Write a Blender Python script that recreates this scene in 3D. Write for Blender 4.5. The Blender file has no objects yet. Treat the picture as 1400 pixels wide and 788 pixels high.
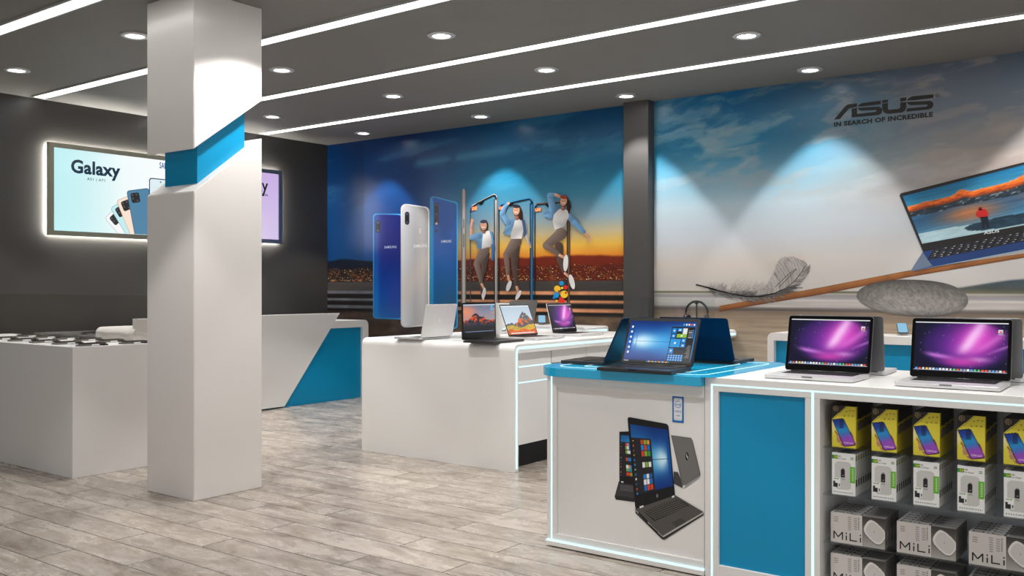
import bpy, bmesh, math, random
import numpy as np
from mathutils import Vector, Matrix
from mathutils.geometry import tessellate_polygon

random.seed(7)
RNG = np.random.default_rng(7)
SC = bpy.context.scene
COL = SC.collection
PI = math.pi

# ------------------------------------------------------------------ camera model (photo 1400 x 788)
FPX, CXP, CYP, EYE = 1277.5, 700.0, 394.0, 1.25
PSI = math.atan2(960, FPX)
_c, _s = math.cos(PSI), math.sin(PSI)
CEIL = 3.0
XL = -8.69            # left wall plane
YB = 7.80             # back wall plane


def _ray(px, py):
    r = (px - CXP) / FPX
    u = (CYP - py) / FPX
    return (r * _c - _s, r * _s + _c, u)


def on_y(px, py, Y):
    """measured photo point -> (X, Z) on the plane of a wall or panel facing -Y"""
    d = _ray(px, py)
    t = Y / d[1]
    return (d[0] * t, d[2] * t + EYE)


def on_x(px, py, X):
    d = _ray(px, py)
    t = X / d[0]
    return (d[1] * t, d[2] * t + EYE)


# ------------------------------------------------------------------ colours and materials
def lin(c):
    c = np.asarray(c, float) / 255.0
    return np.where(c <= 0.04045, c / 12.92, ((c + 0.055) / 1.055) ** 2.4)


def rgb(*c):
    return tuple(float(v) for v in lin(c)) + (1.0,)


def new_mat(name):
    m = bpy.data.materials.new(name)
    m.use_nodes = True
    nt = m.node_tree
    b = nt.nodes.get('Principled BSDF')
    return m, nt, b


def simple(name, col, rough=0.4, metal=0.0, spec=0.5, noise=0.0, scale=30.0, bump=0.0, coat=0.0):
    m, nt, b = new_mat(name)
    b.inputs['Base Color'].default_value = col
    b.inputs['Roughness'].default_value = rough
    b.inputs['Metallic'].default_value = metal
    b.inputs['Specular IOR Level'].default_value = spec
    b.inputs['Coat Weight'].default_value = coat
    if noise or bump:
        tc = nt.nodes.new('ShaderNodeTexCoord')
        nz = nt.nodes.new('ShaderNodeTexNoise')
        nz.inputs['Scale'].default_value = scale
        nz.inputs['Detail'].default_value = 4
        nt.links.new(tc.outputs['Object'], nz.inputs['Vector'])
        if noise:
            mr = nt.nodes.new('ShaderNodeMapRange')
            mr.inputs['To Min'].default_value = max(0.02, rough - noise)
            mr.inputs['To Max'].default_value = rough + noise
            nt.links.new(nz.outputs['Fac'], mr.inputs['Value'])
            nt.links.new(mr.outputs['Result'], b.inputs['Roughness'])
        if bump:
            bp = nt.nodes.new('ShaderNodeBump')
            bp.inputs['Strength'].default_value = bump
            bp.inputs['Distance'].default_value = 0.002
            nt.links.new(nz.outputs['Fac'], bp.inputs['Height'])
            nt.links.new(bp.outputs['Normal'], b.inputs['Normal'])
    return m


def emit(name, col, strength):
    m, nt, b = new_mat(name)
    b.inputs['Base Color'].default_value = (0.06, 0.06, 0.06, 1)
    b.inputs['Emission Color'].default_value = col
    b.inputs['Emission Strength'].default_value = strength
    return m


def printed(name, rough=0.35, spec=0.5, coat=0.0):
    m, nt, b = new_mat(name)
    a = nt.nodes.new('ShaderNodeAttribute')
    a.attribute_name = 'Col'
    nt.links.new(a.outputs['Color'], b.inputs['Base Color'])
    b.inputs['Roughness'].default_value = rough
    b.inputs['Specular IOR Level'].default_value = spec
    b.inputs['Coat Weight'].default_value = coat
    return m


def screen_mat(name, strength):
    m, nt, b = new_mat(name)
    a = nt.nodes.new('ShaderNodeAttribute')
    a.attribute_name = 'Col'
    b.inputs['Base Color'].default_value = (0.01, 0.01, 0.01, 1)
    nt.links.new(a.outputs['Color'], b.inputs['Emission Color'])
    b.inputs['Emission Strength'].default_value = strength
    b.inputs['Roughness'].default_value = 0.12
    return m


def glass_mat(name, tint, alpha_mix=0.9, rough=0.02):
    m = bpy.data.materials.new(name)
    m.use_nodes = True
    nt = m.node_tree
    for n in list(nt.nodes):
        nt.nodes.remove(n)
    out = nt.nodes.new('ShaderNodeOutputMaterial')
    tr = nt.nodes.new('ShaderNodeBsdfTransparent')
    tr.inputs['Color'].default_value = tint
    gl = nt.nodes.new('ShaderNodeBsdfGlossy')
    gl.inputs['Roughness'].default_value = rough
    fr = nt.nodes.new('ShaderNodeLayerWeight')
    fr.inputs['Blend'].default_value = 0.5
    pw = nt.nodes.new('ShaderNodeMath')
    pw.operation = 'POWER'
    pw.inputs[1].default_value = 5.0
    nt.links.new(fr.outputs['Facing'], pw.inputs[0])
    ad = nt.nodes.new('ShaderNodeMath')
    ad.operation = 'ADD'
    ad.use_clamp = True
    ad.inputs[1].default_value = 1 - alpha_mix
    mx = nt.nodes.new('ShaderNodeMixShader')
    nt.links.new(pw.outputs['Value'], ad.inputs[0])
    nt.links.new(ad.outputs['Value'], mx.inputs['Fac'])
    nt.links.new(tr.outputs['BSDF'], mx.inputs[1])
    nt.links.new(gl.outputs['BSDF'], mx.inputs[2])
    nt.links.new(mx.outputs['Shader'], out.inputs['Surface'])
    return m


M = {}
M['white'] = simple('white_laminate', rgb(230, 228, 226), 0.3, noise=0.01, scale=60)
M['white_gloss'] = simple('white_gloss', rgb(234, 233, 231), 0.22, noise=0.01, scale=60)
M['column'] = simple('column_white', rgb(230, 226, 223), 0.24, noise=0.01, scale=60)
M['blue'] = simple('blue_laminate', rgb(4, 142, 190), 0.35, noise=0.01, scale=60, spec=0.35)
M['blue_gloss'] = simple('blue_gloss', rgb(34, 168, 214), 0.16, noise=0.04, scale=8)  # base blue lightened to carry the room's reflection on the counter top
M['ceiling'] = simple('ceiling_paint', rgb(118, 115, 111), 0.6, noise=0.05, scale=3)
M['dark_wall'] = simple('dark_wall_paint', rgb(60, 58, 55), 0.42, noise=0.08, scale=6, bump=0.15)
M['pillar'] = simple('pillar_paint', rgb(76, 74, 73), 0.4, noise=0.06, scale=6)
M['plain_wall'] = simple('plain_wall_paint', rgb(170, 166, 160), 0.6, noise=0.06, scale=4)
M['strip'] = emit('ceiling_strip_light', (1.0, 0.985, 0.95, 1), 3.2)
M['lamp'] = emit('downlight_lens', (1, 0.99, 0.97, 1), 12.0)
M['trim'] = simple('downlight_trim', rgb(200, 200, 200), 0.3, metal=0.4)
M['led'] = emit('led_strip', rgb(205, 246, 252), 0.75)
M['halo'] = emit('display_halo_led', (1, 0.97, 0.92, 1), 75.0)
M['frame'] = simple('display_frame', rgb(150, 148, 132), 0.3, metal=0.7)
M['frame_blue'] = simple('display_frame_cool', rgb(110, 122, 138), 0.3, metal=0.7)
M['print'] = printed('printed_vinyl', 0.3, 0.4)
M['carton'] = printed('printed_carton', 0.4, 0.4)
M['panelprint'] = printed('printed_sticker', 0.35, 0.3)
M['screen'] = screen_mat('laptop_screen', 0.6)
M['lightbox'] = screen_mat('lightbox_screen', 0.6)
M['silver'] = simple('silver_aluminium', rgb(214, 214, 215), 0.34, metal=0.55, noise=0.04, scale=50)
M['silver_lid'] = simple('silver_lid', rgb(232, 231, 229), 0.4, metal=0.1, noise=0.04, scale=50)
M['grey_lid'] = simple('grey_lid', rgb(112, 110, 108), 0.4, metal=0.5, noise=0.04, scale=50)
M['steel_grey'] = simple('steel_grey_lid', rgb(120, 120, 122), 0.35, metal=0.7, noise=0.04, scale=50)
M['black'] = simple('black_plastic', rgb(26, 26, 28), 0.3, noise=0.05, scale=40)
M['bezel'] = simple('black_glass_bezel', rgb(8, 8, 10), 0.12)
M['matt_bezel'] = simple('dark_bezel', rgb(30, 29, 28), 0.4)
M['keys'] = simple('black_keys', rgb(14, 14, 16), 0.45, noise=0.05, scale=60)
M['navy'] = simple('navy_lid', rgb(6, 32, 62), 0.22, metal=0.55, noise=0.05, scale=20)
M['graphite'] = simple('graphite_base', rgb(52, 50, 52), 0.35, metal=0.4, noise=0.05, scale=40)
M['logo_white'] = simple('logo_white', rgb(240, 240, 240), 0.3)
M['dark_gap'] = simple('toe_kick', rgb(18, 18, 20), 0.6, noise=0.05)
M['glass'] = glass_mat('clear_glass', (0.93, 0.95, 0.95, 1), 0.97)
M['partition'] = glass_mat('smoked_glass', (0.97, 0.96, 0.94, 1), 0.92)
M['shelf_glass'] = glass_mat('shelf_glass', (0.92, 0.95, 0.97, 1), 0.95)
M['interior'] = simple('shelf_interior', rgb(226, 227, 230), 0.5, noise=0.01)
M['phone_body'] = simple('phone_body', rgb(92, 88, 84), 0.25, metal=0.6, noise=0.04)
M['phone_pad'] = simple('phone_pad', rgb(128, 121, 114), 0.3, metal=0.5, noise=0.04)
M['cyan_screen'] = emit('phone_screen_glow', rgb(120, 190, 225), 0.5)


def floor_material():
    m, nt, b = new_mat('weathered_plank_floor')
    N, L = nt.nodes, nt.links
    tc = N.new('ShaderNodeTexCoord')
    mp = N.new('ShaderNodeMapping')
    L.new(tc.outputs['Object'], mp.inputs['Vector'])
    mp.inputs['Location'].default_value = (0.31, -0.17, 0)
    br = N.new('ShaderNodeTexBrick')
    br.offset = 0.37
    br.offset_frequency = 2
    br.inputs['Color1'].default_value = (0.0, 0.0, 0.0, 1)
    br.inputs['Color2'].default_value = (1, 1, 1, 1)
    br.inputs['Mortar'].default_value = (0.5, 0.5, 0.5, 1)
    br.inputs['Scale'].default_value = 1.0
    br.inputs['Mortar Size'].default_value = 0.003
    br.inputs['Mortar Smooth'].default_value = 0.1
    br.inputs['Bias'].default_value = 0.0
    br.inputs['Brick Width'].default_value = 1.2
    br.inputs['Row Height'].default_value = 0.195
    L.new(mp.outputs['Vector'], br.inputs['Vector'])
    # per-plank offset of the grain
    sep = N.new('ShaderNodeSeparateXYZ')
    L.new(mp.outputs['Vector'], sep.inputs['Vector'])
    rw = N.new('ShaderNodeMath'); rw.operation = 'MULTIPLY'; rw.inputs[1].default_value = 13.0
    L.new(br.outputs['Color'], rw.inputs[0])
    cmb = N.new('ShaderNodeCombineXYZ')
    ad = N.new('ShaderNodeMath'); ad.operation = 'ADD'
    L.new(sep.outputs['X'], ad.inputs[0]); L.new(rw.outputs['Value'], ad.inputs[1])
    L.new(ad.outputs['Value'], cmb.inputs['X']); L.new(sep.outputs['Y'], cmb.inputs['Y']); L.new(rw.outputs['Value'], cmb.inputs['Z'])
    mg = N.new('ShaderNodeMapping'); mg.inputs['Scale'].default_value = (2.6, 17.0, 1.0)
    L.new(cmb.outputs['Vector'], mg.inputs['Vector'])
    grain = N.new('ShaderNodeTexNoise'); grain.inputs['Scale'].default_value = 1.6
    grain.inputs['Detail'].default_value = 7; grain.inputs['Roughness'].default_value = 0.62; grain.inputs['Distortion'].default_value = 1.2
    L.new(mg.outputs['Vector'], grain.inputs['Vector'])
    mw = N.new('ShaderNodeMapping'); mw.inputs['Scale'].default_value = (1.7, 4.2, 1.0)
    L.new(cmb.outputs['Vector'], mw.inputs['Vector'])
    wear = N.new('ShaderNodeTexNoise'); wear.inputs['Scale'].default_value = 1.5
    wear.inputs['Detail'].default_value = 9; wear.inputs['Roughness'].default_value = 0.72; wear.inputs['Distortion'].default_value = 0.5
    L.new(mw.outputs['Vector'], wear.inputs['Vector'])
    r1 = N.new('ShaderNodeValToRGB')
    r1.color_ramp.elements[0].position = 0.30; r1.color_ramp.elements[0].color = rgb(116, 101, 88)
    r1.color_ramp.elements[1].position = 0.6; r1.color_ramp.elements[1].color = rgb(179, 169, 159)
    e = r1.color_ramp.elements.new(0.45); e.color = rgb(156, 145, 134)
    L.new(wear.outputs['Fac'], r1.inputs['Fac'])
    r2 = N.new('ShaderNodeValToRGB')
    r2.color_ramp.elements[0].position = 0.27; r2.color_ramp.elements[0].color = (0.5, 0.46, 0.42, 1)
    r2.color_ramp.elements[1].position = 0.5; r2.color_ramp.elements[1].color = (1, 1, 1, 1)
    L.new(grain.outputs['Fac'], r2.inputs['Fac'])
    mx = N.new('ShaderNodeMix'); mx.data_type = 'RGBA'; mx.blend_type = 'MULTIPLY'; mx.inputs['Factor'].default_value = 0.75
    L.new(r1.outputs['Color'], mx.inputs['A']); L.new(r2.outputs['Color'], mx.inputs['B'])
    # knots
    vo = N.new('ShaderNodeTexVoronoi'); vo.inputs['Scale'].default_value = 2.6
    mk = N.new('ShaderNodeMapping'); mk.inputs['Scale'].default_value = (1.0, 2.4, 1.0)
    L.new(cmb.outputs['Vector'], mk.inputs['Vector']); L.new(mk.outputs['Vector'], vo.inputs['Vector'])
    rk = N.new('ShaderNodeValToRGB')
    rk.color_ramp.elements[0].position = 0.03; rk.color_ramp.elements[0].color = (0.45, 0.4, 0.37, 1)
    rk.color_ramp.elements[1].position = 0.13; rk.color_ramp.elements[1].color = (1, 1, 1, 1)
    L.new(vo.outputs['Distance'], rk.inputs['Fac'])
    mxk = N.new('ShaderNodeMix'); mxk.data_type = 'RGBA'; mxk.blend_type = 'MULTIPLY'; mxk.inputs['Factor'].default_value = 0.7
    L.new(mx.outputs['Result'], mxk.inputs['A']); L.new(rk.outputs['Color'], mxk.inputs['B'])
    # tone per plank
    tone = N.new('ShaderNodeMapRange'); tone.inputs['To Min'].default_value = 0.84; tone.inputs['To Max'].default_value = 1.06
    L.new(br.outputs['Color'], tone.inputs['Value'])
    mt = N.new('ShaderNodeMix'); mt.data_type = 'RGBA'; mt.blend_type = 'MULTIPLY'; mt.inputs['Factor'].default_value = 1.0
    L.new(mxk.outputs['Result'], mt.inputs['A']); L.new(tone.outputs['Result'], mt.inputs['B'])
    seam = N.new('ShaderNodeMix'); seam.data_type = 'RGBA'
    seam.inputs['B'].default_value = rgb(62, 54, 48)
    L.new(br.outputs['Fac'], seam.inputs['Factor']); L.new(mt.outputs['Result'], seam.inputs['A'])
    L.new(seam.outputs['Result'], b.inputs['Base Color'])
    rr = N.new('ShaderNodeMapRange'); rr.inputs['To Min'].default_value = 0.1; rr.inputs['To Max'].default_value = 0.42
    L.new(wear.outputs['Fac'], rr.inputs['Value']); L.new(rr.outputs['Result'], b.inputs['Roughness'])
    bp = N.new('ShaderNodeBump'); bp.inputs['Strength'].default_value = 0.25; bp.inputs['Distance'].default_value = 0.002
    iv = N.new('ShaderNodeMath'); iv.operation = 'SUBTRACT'
    L.new(grain.outputs['Fac'], iv.inputs[0]); L.new(br.outputs['Fac'], iv.inputs[1])
    L.new(iv.outputs['Value'], bp.inputs['Height']); L.new(bp.outputs['Normal'], b.inputs['Normal'])
    return m


M['floor'] = floor_material()


# ------------------------------------------------------------------ object helpers
def link(o, parent=None):
    COL.objects.link(o)
    if parent is not None:
        o.parent = parent
    return o


def tag(o, label=None, cat=None, group=None, kind=None):
    if label: o['label'] = label
    if cat: o['category'] = cat
    if group: o['group'] = group
    if kind: o['kind'] = kind
    return o


def thing(name, label, cat, loc=(0, 0, 0), rz=0.0, group=None):
    o = bpy.data.objects.new(name, None)
    o.empty_display_size = 0.1
    o.location = loc
    o.rotation_euler = (0, 0, rz)
    link(o)
    return tag(o, label, cat, group)


def mesh_obj(name, bm, mat, parent=None, smooth=False):
    me = bpy.data.meshes.new(name)
    bmesh.ops.recalc_face_normals(bm, faces=bm.faces)
    bm.to_mesh(me)
    bm.free()
    if isinstance(mat, (list, tuple)):
        for k in mat: me.materials.append(k)
    else:
        me.materials.append(mat)
    if smooth:
        for p in me.polygons: p.use_smooth = True
    o = bpy.data.objects.new(name, me)
    return link(o, parent)


def box(bm, x0, x1, y0, y1, z0, z1, bev=0.0, seg=2, mi=0):
    t = bmesh.new()
    bmesh.ops.create_cube(t, size=1.0)
    for v in t.verts:
        v.co.x = x0 + (v.co.x + .5) * (x1 - x0)
        v.co.y = y0 + (v.co.y + .5) * (y1 - y0)
        v.co.z = z0 + (v.co.z + .5) * (z1 - z0)
    if bev:
        bmesh.ops.bevel(t, geom=list(t.edges), offset=bev, segments=seg, profile=0.5, affect='EDGES')
    merge(bm, t, mi)


def merge(bm, t, mi=0):
    me = bpy.data.meshes.new('tmp')
    for f in t.faces: f.material_index = mi
    t.to_mesh(me)
    t.free()
    bm.from_mesh(me)
    bpy.data.meshes.remove(me)


def B(name, mat, parent, x0, x1, y0, y1, z0, z1, bev=0.002):
    bm = bmesh.new()
    box(bm, x0, x1, y0, y1, z0, z1, bev)
    return mesh_obj(name, bm, mat, parent)


def prism(bm, pts, a0, a1, plane='XY', bev=0.0, seg=2):
    """extrude a 2-D outline between a0 and a1 along the axis left over"""
    t = bmesh.new()
    def co(p, a):
        if plane == 'XY': return (p[0], p[1], a)
        if plane == 'XZ': return (p[0], a, p[1])
        return (a, p[0], p[1])
    lo = [t.verts.new(co(p, a0)) for p in pts]
    hi = [t.verts.new(co(p, a1)) for p in pts]
    n = len(pts)
    f0 = t.faces.new(lo)
    f1 = t.faces.new(hi)
    for i in range(n):
        t.faces.new((lo[i], lo[(i + 1) % n], hi[(i + 1) % n], hi[i]))
    bmesh.ops.recalc_face_normals(t, faces=t.faces)
    if bev:
        ed = [e for e in f0.edges] + [e for e in f1.edges]
        bmesh.ops.bevel(t, geom=ed, offset=bev, segments=seg, profile=0.5, affect='EDGES')
    ng = [f for f in t.faces if len(f.verts) > 4]
    bmesh.ops.triangulate(t, faces=ng)
    merge(bm, t)


def rrect(x0, x1, y0, y1, r, n=8):
    if not isinstance(r, (tuple, list)): r = (r, r, r, r)      # corners: x0y0, x1y0, x1y1, x0y1
    out = []
    for (cx, cy, a0, rr, sx, sy) in ((x0, y0, 180, r[0], 1, 1), (x1, y0, 270, r[1], -1, 1), (x1, y1, 0, r[2], -1, -1), (x0, y1, 90, r[3], 1, -1)):
        if rr <= 0:
            out.append((cx, cy)); continue
        for i in range(n + 1):
            a = math.radians(a0 + 90 * i / n)
            out.append((cx + sx * rr + rr * math.cos(a), cy + sy * rr + rr * math.sin(a)))
    return out


def ring_strip(bm, pts, w, z, h):
    """closed flat ribbon of width w along an outline in the XY plane"""
    n = len(pts)
    P = [Vector(p) for p in pts]
    inn, out = [], []
    for i in range(n):
        a, b_, c = P[i - 1], P[i], P[(i + 1) % n]
        d1 = (b_ - a); d2 = (c - b_)
        d = (d1.normalized() + d2.normalized())
        if d.length < 1e-6: d = d1
        d.normalize()
        nn = Vector((-d.y, d.x))
        inn.append(b_ + nn * w / 2); out.append(b_ - nn * w / 2)
    va = [[bm.verts.new((p.x, p.y, zz)) for p in ring] for ring in (inn, out) for zz in (z, z + h)]
    for i in range(n):
        j = (i + 1) % n
        bm.faces.new((va[1][i], va[1][j], va[3][j], va[3][i]))
        bm.faces.new((va[0][i], va[0][j], va[2][j], va[2][i]))
        bm.faces.new((va[0][i], va[0][j], va[1][j], va[1][i]))
        bm.faces.new((va[2][i], va[2][j], va[3][j], va[3][i]))


def tube(bm, pts, r, n=10, closed=False):
    P = [Vector(p) for p in pts]
    rings = []
    up = Vector((0, 0, 1))
    for i, p in enumerate(P):
        if closed: d = P[(i + 1) % len(P)] - P[i - 1]
        else: d = P[min(i + 1, len(P) - 1)] - P[max(i - 1, 0)]
        d.normalize()
        a = d.cross(up)
        if a.length < 1e-3: a = d.cross(Vector((1, 0, 0)))
        a.normalize(); b_ = d.cross(a).normalized()
        rr = r[i] if isinstance(r, (list, tuple)) else r
        rings.append([bm.verts.new(p + (a * math.cos(2 * PI * k / n) + b_ * math.sin(2 * PI * k / n)) * rr) for k in range(n)])
    m = len(P)
    for i in range(m if closed else m - 1):
        A, C = rings[i], rings[(i + 1) % m]
        for k in range(n):
            bm.faces.new((A[k], A[(k + 1) % n], C[(k + 1) % n], C[k]))
    if not closed:
        bm.faces.new(rings[0]); bm.faces.new(rings[-1])


def lathe(bm, prof, n=32, axis='Z', c=(0, 0, 0)):
    rings = []
    for (r, z) in prof:
        ring = []
        for k in range(n):
            a = 2 * PI * k / n
            v = (r * math.cos(a), r * math.sin(a), z)
            if axis == 'X': v = (z, v[0], v[1])
            if axis == 'Y': v = (v[0], z, v[1])
            ring.append(bm.verts.new((v[0] + c[0], v[1] + c[1], v[2] + c[2])))
        rings.append(ring)
    for A, C in zip(rings, rings[1:]):
        for k in range(n):
            bm.faces.new((A[k], A[(k + 1) % n], C[(k + 1) % n], C[k]))
    bm.faces.new(rings[0]); bm.faces.new(rings[-1])


def text_geo(s, width=None, height=None, bold=0.0, spacing=1.0):
    """triangulated lettering: verts (n,2) with lower-left at 0,0 scaled to width / height, tris"""
    cu = bpy.data.curves.new('t', 'FONT')
    cu.body = s
    cu.offset = bold
    cu.resolution_u = 3
    cu.space_character = spacing
    ob = bpy.data.objects.new('t', cu)
    me = bpy.data.meshes.new_from_object(ob)
    v = np.array([x.co[:2] for x in me.vertices])
    me.calc_loop_triangles()
    tr = [tuple(t.vertices) for t in me.loop_triangles]
    bpy.data.objects.remove(ob); bpy.data.curves.remove(cu); bpy.data.meshes.remove(me)
    v = v - v.min(axis=0)
    ext = v.max(axis=0)
    if width and height: v = v * (width / ext[0], height / ext[1])
    elif width: v = v * (width / ext[0])
    elif height: v = v * (height / ext[1])
    return v, tr


class Paint:
    """a mesh whose vertices carry the printed colour"""
    def __init__(s):
        s.v, s.f, s.c = [], [], []
        s.n = 0

    def add(s, verts, faces, cols):
        verts = np.asarray(verts, float)
        cols = np.asarray(cols, float)
        if cols.ndim == 1: cols = np.tile(cols, (len(verts), 1))
        s.v.append(verts); s.c.append(cols)
        s.f.extend([tuple(int(i) + s.n for i in f) for f in faces])
        s.n += len(verts)

    def grid(s, P0, U, V, nu, nv, func):
        P0, U, V = (np.asarray(a, float) for a in (P0, U, V))
        uu, vv = np.meshgrid(np.linspace(0, 1, nu + 1), np.linspace(0, 1, nv + 1))
        uu, vv = uu.ravel(), vv.ravel()
        verts = P0 + uu[:, None] * U + vv[:, None] * V
        i = np.arange(nu)[None, :] + (nu + 1) * np.arange(nv)[:, None]
        i = i.ravel()
        f = np.stack([i, i + 1, i + nu + 2, i + nu + 1], 1)
        s.add(verts, f.tolist(), func(uu, vv))

    def poly(s, pts3, col):
        t = tessellate_polygon([[Vector(p) for p in pts3]])
        s.add(pts3, t, col)

    def convex(s, to3, outline, ncol, nrow, func):
        """scan-line filled convex outline (2-D), coloured by func(a, b): a across, b up, both 0..1"""
        O = np.asarray(outline, float)
        y0, y1 = O[:, 1].min(), O[:, 1].max()
        e = (y1 - y0) * 1e-4
        ys = np.unique(np.concatenate([np.linspace(y0 + e, y1 - e, nrow + 1), np.clip(O[:, 1], y0 + e, y1 - e)]))
        rows = []
        for y in ys:
            xs = []
            for i in range(len(O)):
                a, b_ = O[i], O[(i + 1) % len(O)]
                if (a[1] - y) * (b_[1] - y) <= 0 and a[1] != b_[1]:
                    xs.append(a[0] + (b_[0] - a[0]) * (y - a[1]) / (b_[1] - a[1]))
            rows.append((min(xs), max(xs), y))
        A = np.linspace(0, 1, ncol + 1)
        pts, aa, bb = [], [], []
        for (xa, xb, y) in rows:
            for a in A:
                pts.append(to3(xa + (xb - xa) * a, y)); aa.append(a); bb.append((y - y0) / (y1 - y0))
        nu, nv = ncol, len(rows) - 1
        i = (np.arange(nu)[None, :] + (nu + 1) * np.arange(nv)[:, None]).ravel()
        f = np.stack([i, i + 1, i + nu + 2, i + nu + 1], 1)
        s.add(pts, f.tolist(), func(np.array(aa), np.array(bb)))

    def text(s, to3, txt, x, y, width=None, height=None, col=(0, 0, 0), bold=0.0, spacing=1.0):
        v, tr = text_geo(txt, width, height, bold, spacing)
        s.add([to3(x + p[0], y + p[1]) for p in v], tr, col)

    def box(s, x0, x1, y0, y1, z0, z1, col):
        P = [(x, y, z) for z in (z0, z1) for y in (y0, y1) for x in (x0, x1)]
        F = [(0, 2, 3, 1), (4, 5, 7, 6), (0, 1, 5, 4), (2, 6, 7, 3), (0, 4, 6, 2), (1, 3, 7, 5)]
        s.add(P, F, col)

    def mesh(s, name, mat):
        me = bpy.data.meshes.new(name)
        V = np.concatenate(s.v)
        C = np.clip(np.concatenate(s.c), 0, 255)
        me.from_pydata(V.tolist(), [], s.f)
        at = me.attributes.new('Col', 'FLOAT_COLOR', 'POINT')
        L = np.ones((len(V), 4), np.float32)
        L[:, :3] = lin(C)
        at.data.foreach_set('color', L.ravel())
        me.materials.append(mat)
        me.update()
        return me

    def obj(s, name, mat, parent=None):
        return link(bpy.data.objects.new(name, s.mesh(name, mat)), parent)


# ------------------------------------------------------------------ numpy painting helpers
def vnoise(x, y, seed):
    """smooth value noise"""
    xi, yi = np.floor(x).astype(int), np.floor(y).astype(int)
    fx, fy = x - xi, y - yi
    fx, fy = fx * fx * (3 - 2 * fx), fy * fy * (3 - 2 * fy)
    def h(a, b):
        n = (a * 374761393 + b * 668265263 + seed * 1442695041) & 0xffffffff
        n = ((n ^ (n >> 13)) * 1274126177) & 0xffffffff
        return ((n ^ (n >> 16)) & 0xffff) / 65535.0
    return (h(xi, yi) * (1 - fx) + h(xi + 1, yi) * fx) * (1 - fy) + (h(xi, yi + 1) * (1 - fx) + h(xi + 1, yi + 1) * fx) * fy


def fbm(x, y, seed, oct=5):
    t, a, s = 0, .5, 0
    for k in range(oct):
        t = t + a * vnoise(x * 2 ** k, y * 2 ** k, seed + k)
        s += a; a *= .55
    return t / s


def mixc(C, col, a):
    a = np.clip(a, 0, 1)[:, None]
    return C * (1 - a) + np.asarray(col, float) * a


def ramp(t, stops):
    xs = [s[0] for s in stops]
    return np.stack([np.interp(t, xs, [s[1][k] for s in stops]) for k in range(3)], 1)


def sstep(a, b, x):
    t = np.clip((x - a) / (b - a), 0, 1)
    return t * t * (3 - 2 * t)


def rect(C, u, v, u0, u1, v0, v1, col, a=1.0):
    m = (u >= u0) & (u <= u1) & (v >= v0) & (v <= v1)
    C[m] = C[m] * (1 - a) + np.asarray(col, float) * a


def inpoly(x, y, P):
    r = np.zeros(len(x), bool)
    n = len(P)
    for i in range(n):
        (x0, y0), (x1, y1) = P[i], P[(i + 1) % n]
        if y0 == y1: continue
        c = ((y0 > y) != (y1 > y)) & (x < (x1 - x0) * (y - y0) / (y1 - y0) + x0)
        r ^= c
    return r


# ================================================================== SETTING
XR, YF = 2.4, -2.4          # far right and front limits of the room
st = lambda o: tag(o, kind='structure')
bm = bmesh.new(); box(bm, XL - .1, XR, YF, YB + .1, -0.06, 0.0)
st(mesh_obj('floor', bm, M['floor']))
bm = bmesh.new(); box(bm, XL - .1, XR, YF, YB + .1, CEIL, CEIL + .1)
st(mesh_obj('ceiling', bm, M['ceiling']))
bm = bmesh.new(); box(bm, XL - .1, XL, YF, YB + .1, 0, CEIL)
st(mesh_obj('wall_left', bm, M['dark_wall']))
bm = bmesh.new(); box(bm, XL, XR, YB, YB + .1, 0, CEIL)
st(mesh_obj('wall_back', bm, M['plain_wall']))
bm = bmesh.new(); box(bm, -4.46, -4.195, 7.685, 7.80, 0, CEIL, 0.004)
st(mesh_obj('wall_pillar', bm, M['pillar']))

# ---- ceiling strip lights
strip_names = ['nearest the mural wall', 'second from the mural wall', 'third from the mural wall', 'fourth from the mural wall',
               'nearest the camera', 'behind the camera']
for k, y in enumerate((6.745, 5.485, 4.225, 2.965, 1.705)):
    t = thing('ceiling_strip_light', 'white linear light in the dark ceiling, ' + strip_names[k], 'ceiling light', (0, y, CEIL), 0, 'linear ceiling lights')
    bm = bmesh.new(); box(bm, -8.58, 1.6, -.05, .05, -.012, .0, .001)
    mesh_obj('diffuser', bm, M['strip'], t)
    bm = bmesh.new()
    box(bm, -8.59, 1.61, -.062, -.05, -.014, 0); box(bm, -8.59, 1.61, .05, .062, -.014, 0)
    mesh_obj('rail', bm, M['trim'], t)

# ---- downlights
bm = bmesh.new()
lathe(bm, [(.062, -.004), (.066, -.014), (.098, -.009), (.1, -.0), (.062, -.0)], 36)
trim_me = mesh_obj('trim_ring', bm, M['trim'], None, True)
bm = bmesh.new(); lathe(bm, [(.0635, -.001), (.0635, -.006), (.03, -.0085)], 32)
lens_me = mesh_obj('lens', bm, M['lamp'], None, True)
rows_txt = {7.41: 'row nearest the mural wall', 6.14: 'second row from the mural wall', 4.87: 'third row from the mural wall', 3.6: 'fourth row from the mural wall',
            2.33: 'row almost above the camera'}
num_txt = ['first', 'second', 'third', 'fourth', 'fifth']
SPOT_W = 52.0
first = True
for y in (7.41, 6.14, 4.87, 3.6, 2.33):
    for i, x in enumerate((-7.665, -5.965, -4.27, -2.585, -.89)):
        if y < 3 and x < -5: continue
        t = thing('downlight', 'recessed downlight, %s from the dark wall, %s' % (num_txt[i], rows_txt[y]), 'ceiling light', (x, y, CEIL), 0, 'recessed downlights')
        for src in (trim_me, lens_me):
            if first: src.parent = t
            else:
                c = src.copy(); link(c, t)
        first = False
        la = bpy.data.lights.new('downlight_beam', 'SPOT')
        la.energy = SPOT_W
        la.spot_size = math.radians(80)
        la.spot_blend = .22
        la.shadow_soft_size = .045
        la.color = (1, .98, .95)
        if abs(x + 4.27) < .1 and abs(y - 3.6) < .1:
            la.spot_size = math.radians(116)
        lo = bpy.data.objects.new('downlight_beam', la)
        lo.location = (0, 0, -.03)
        link(lo, t)

# ================================================================== MURALS on the back wall
YM = YB - .004            # face of the vinyl


def W(px, py):
    return on_y(px, py, YM)


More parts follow.
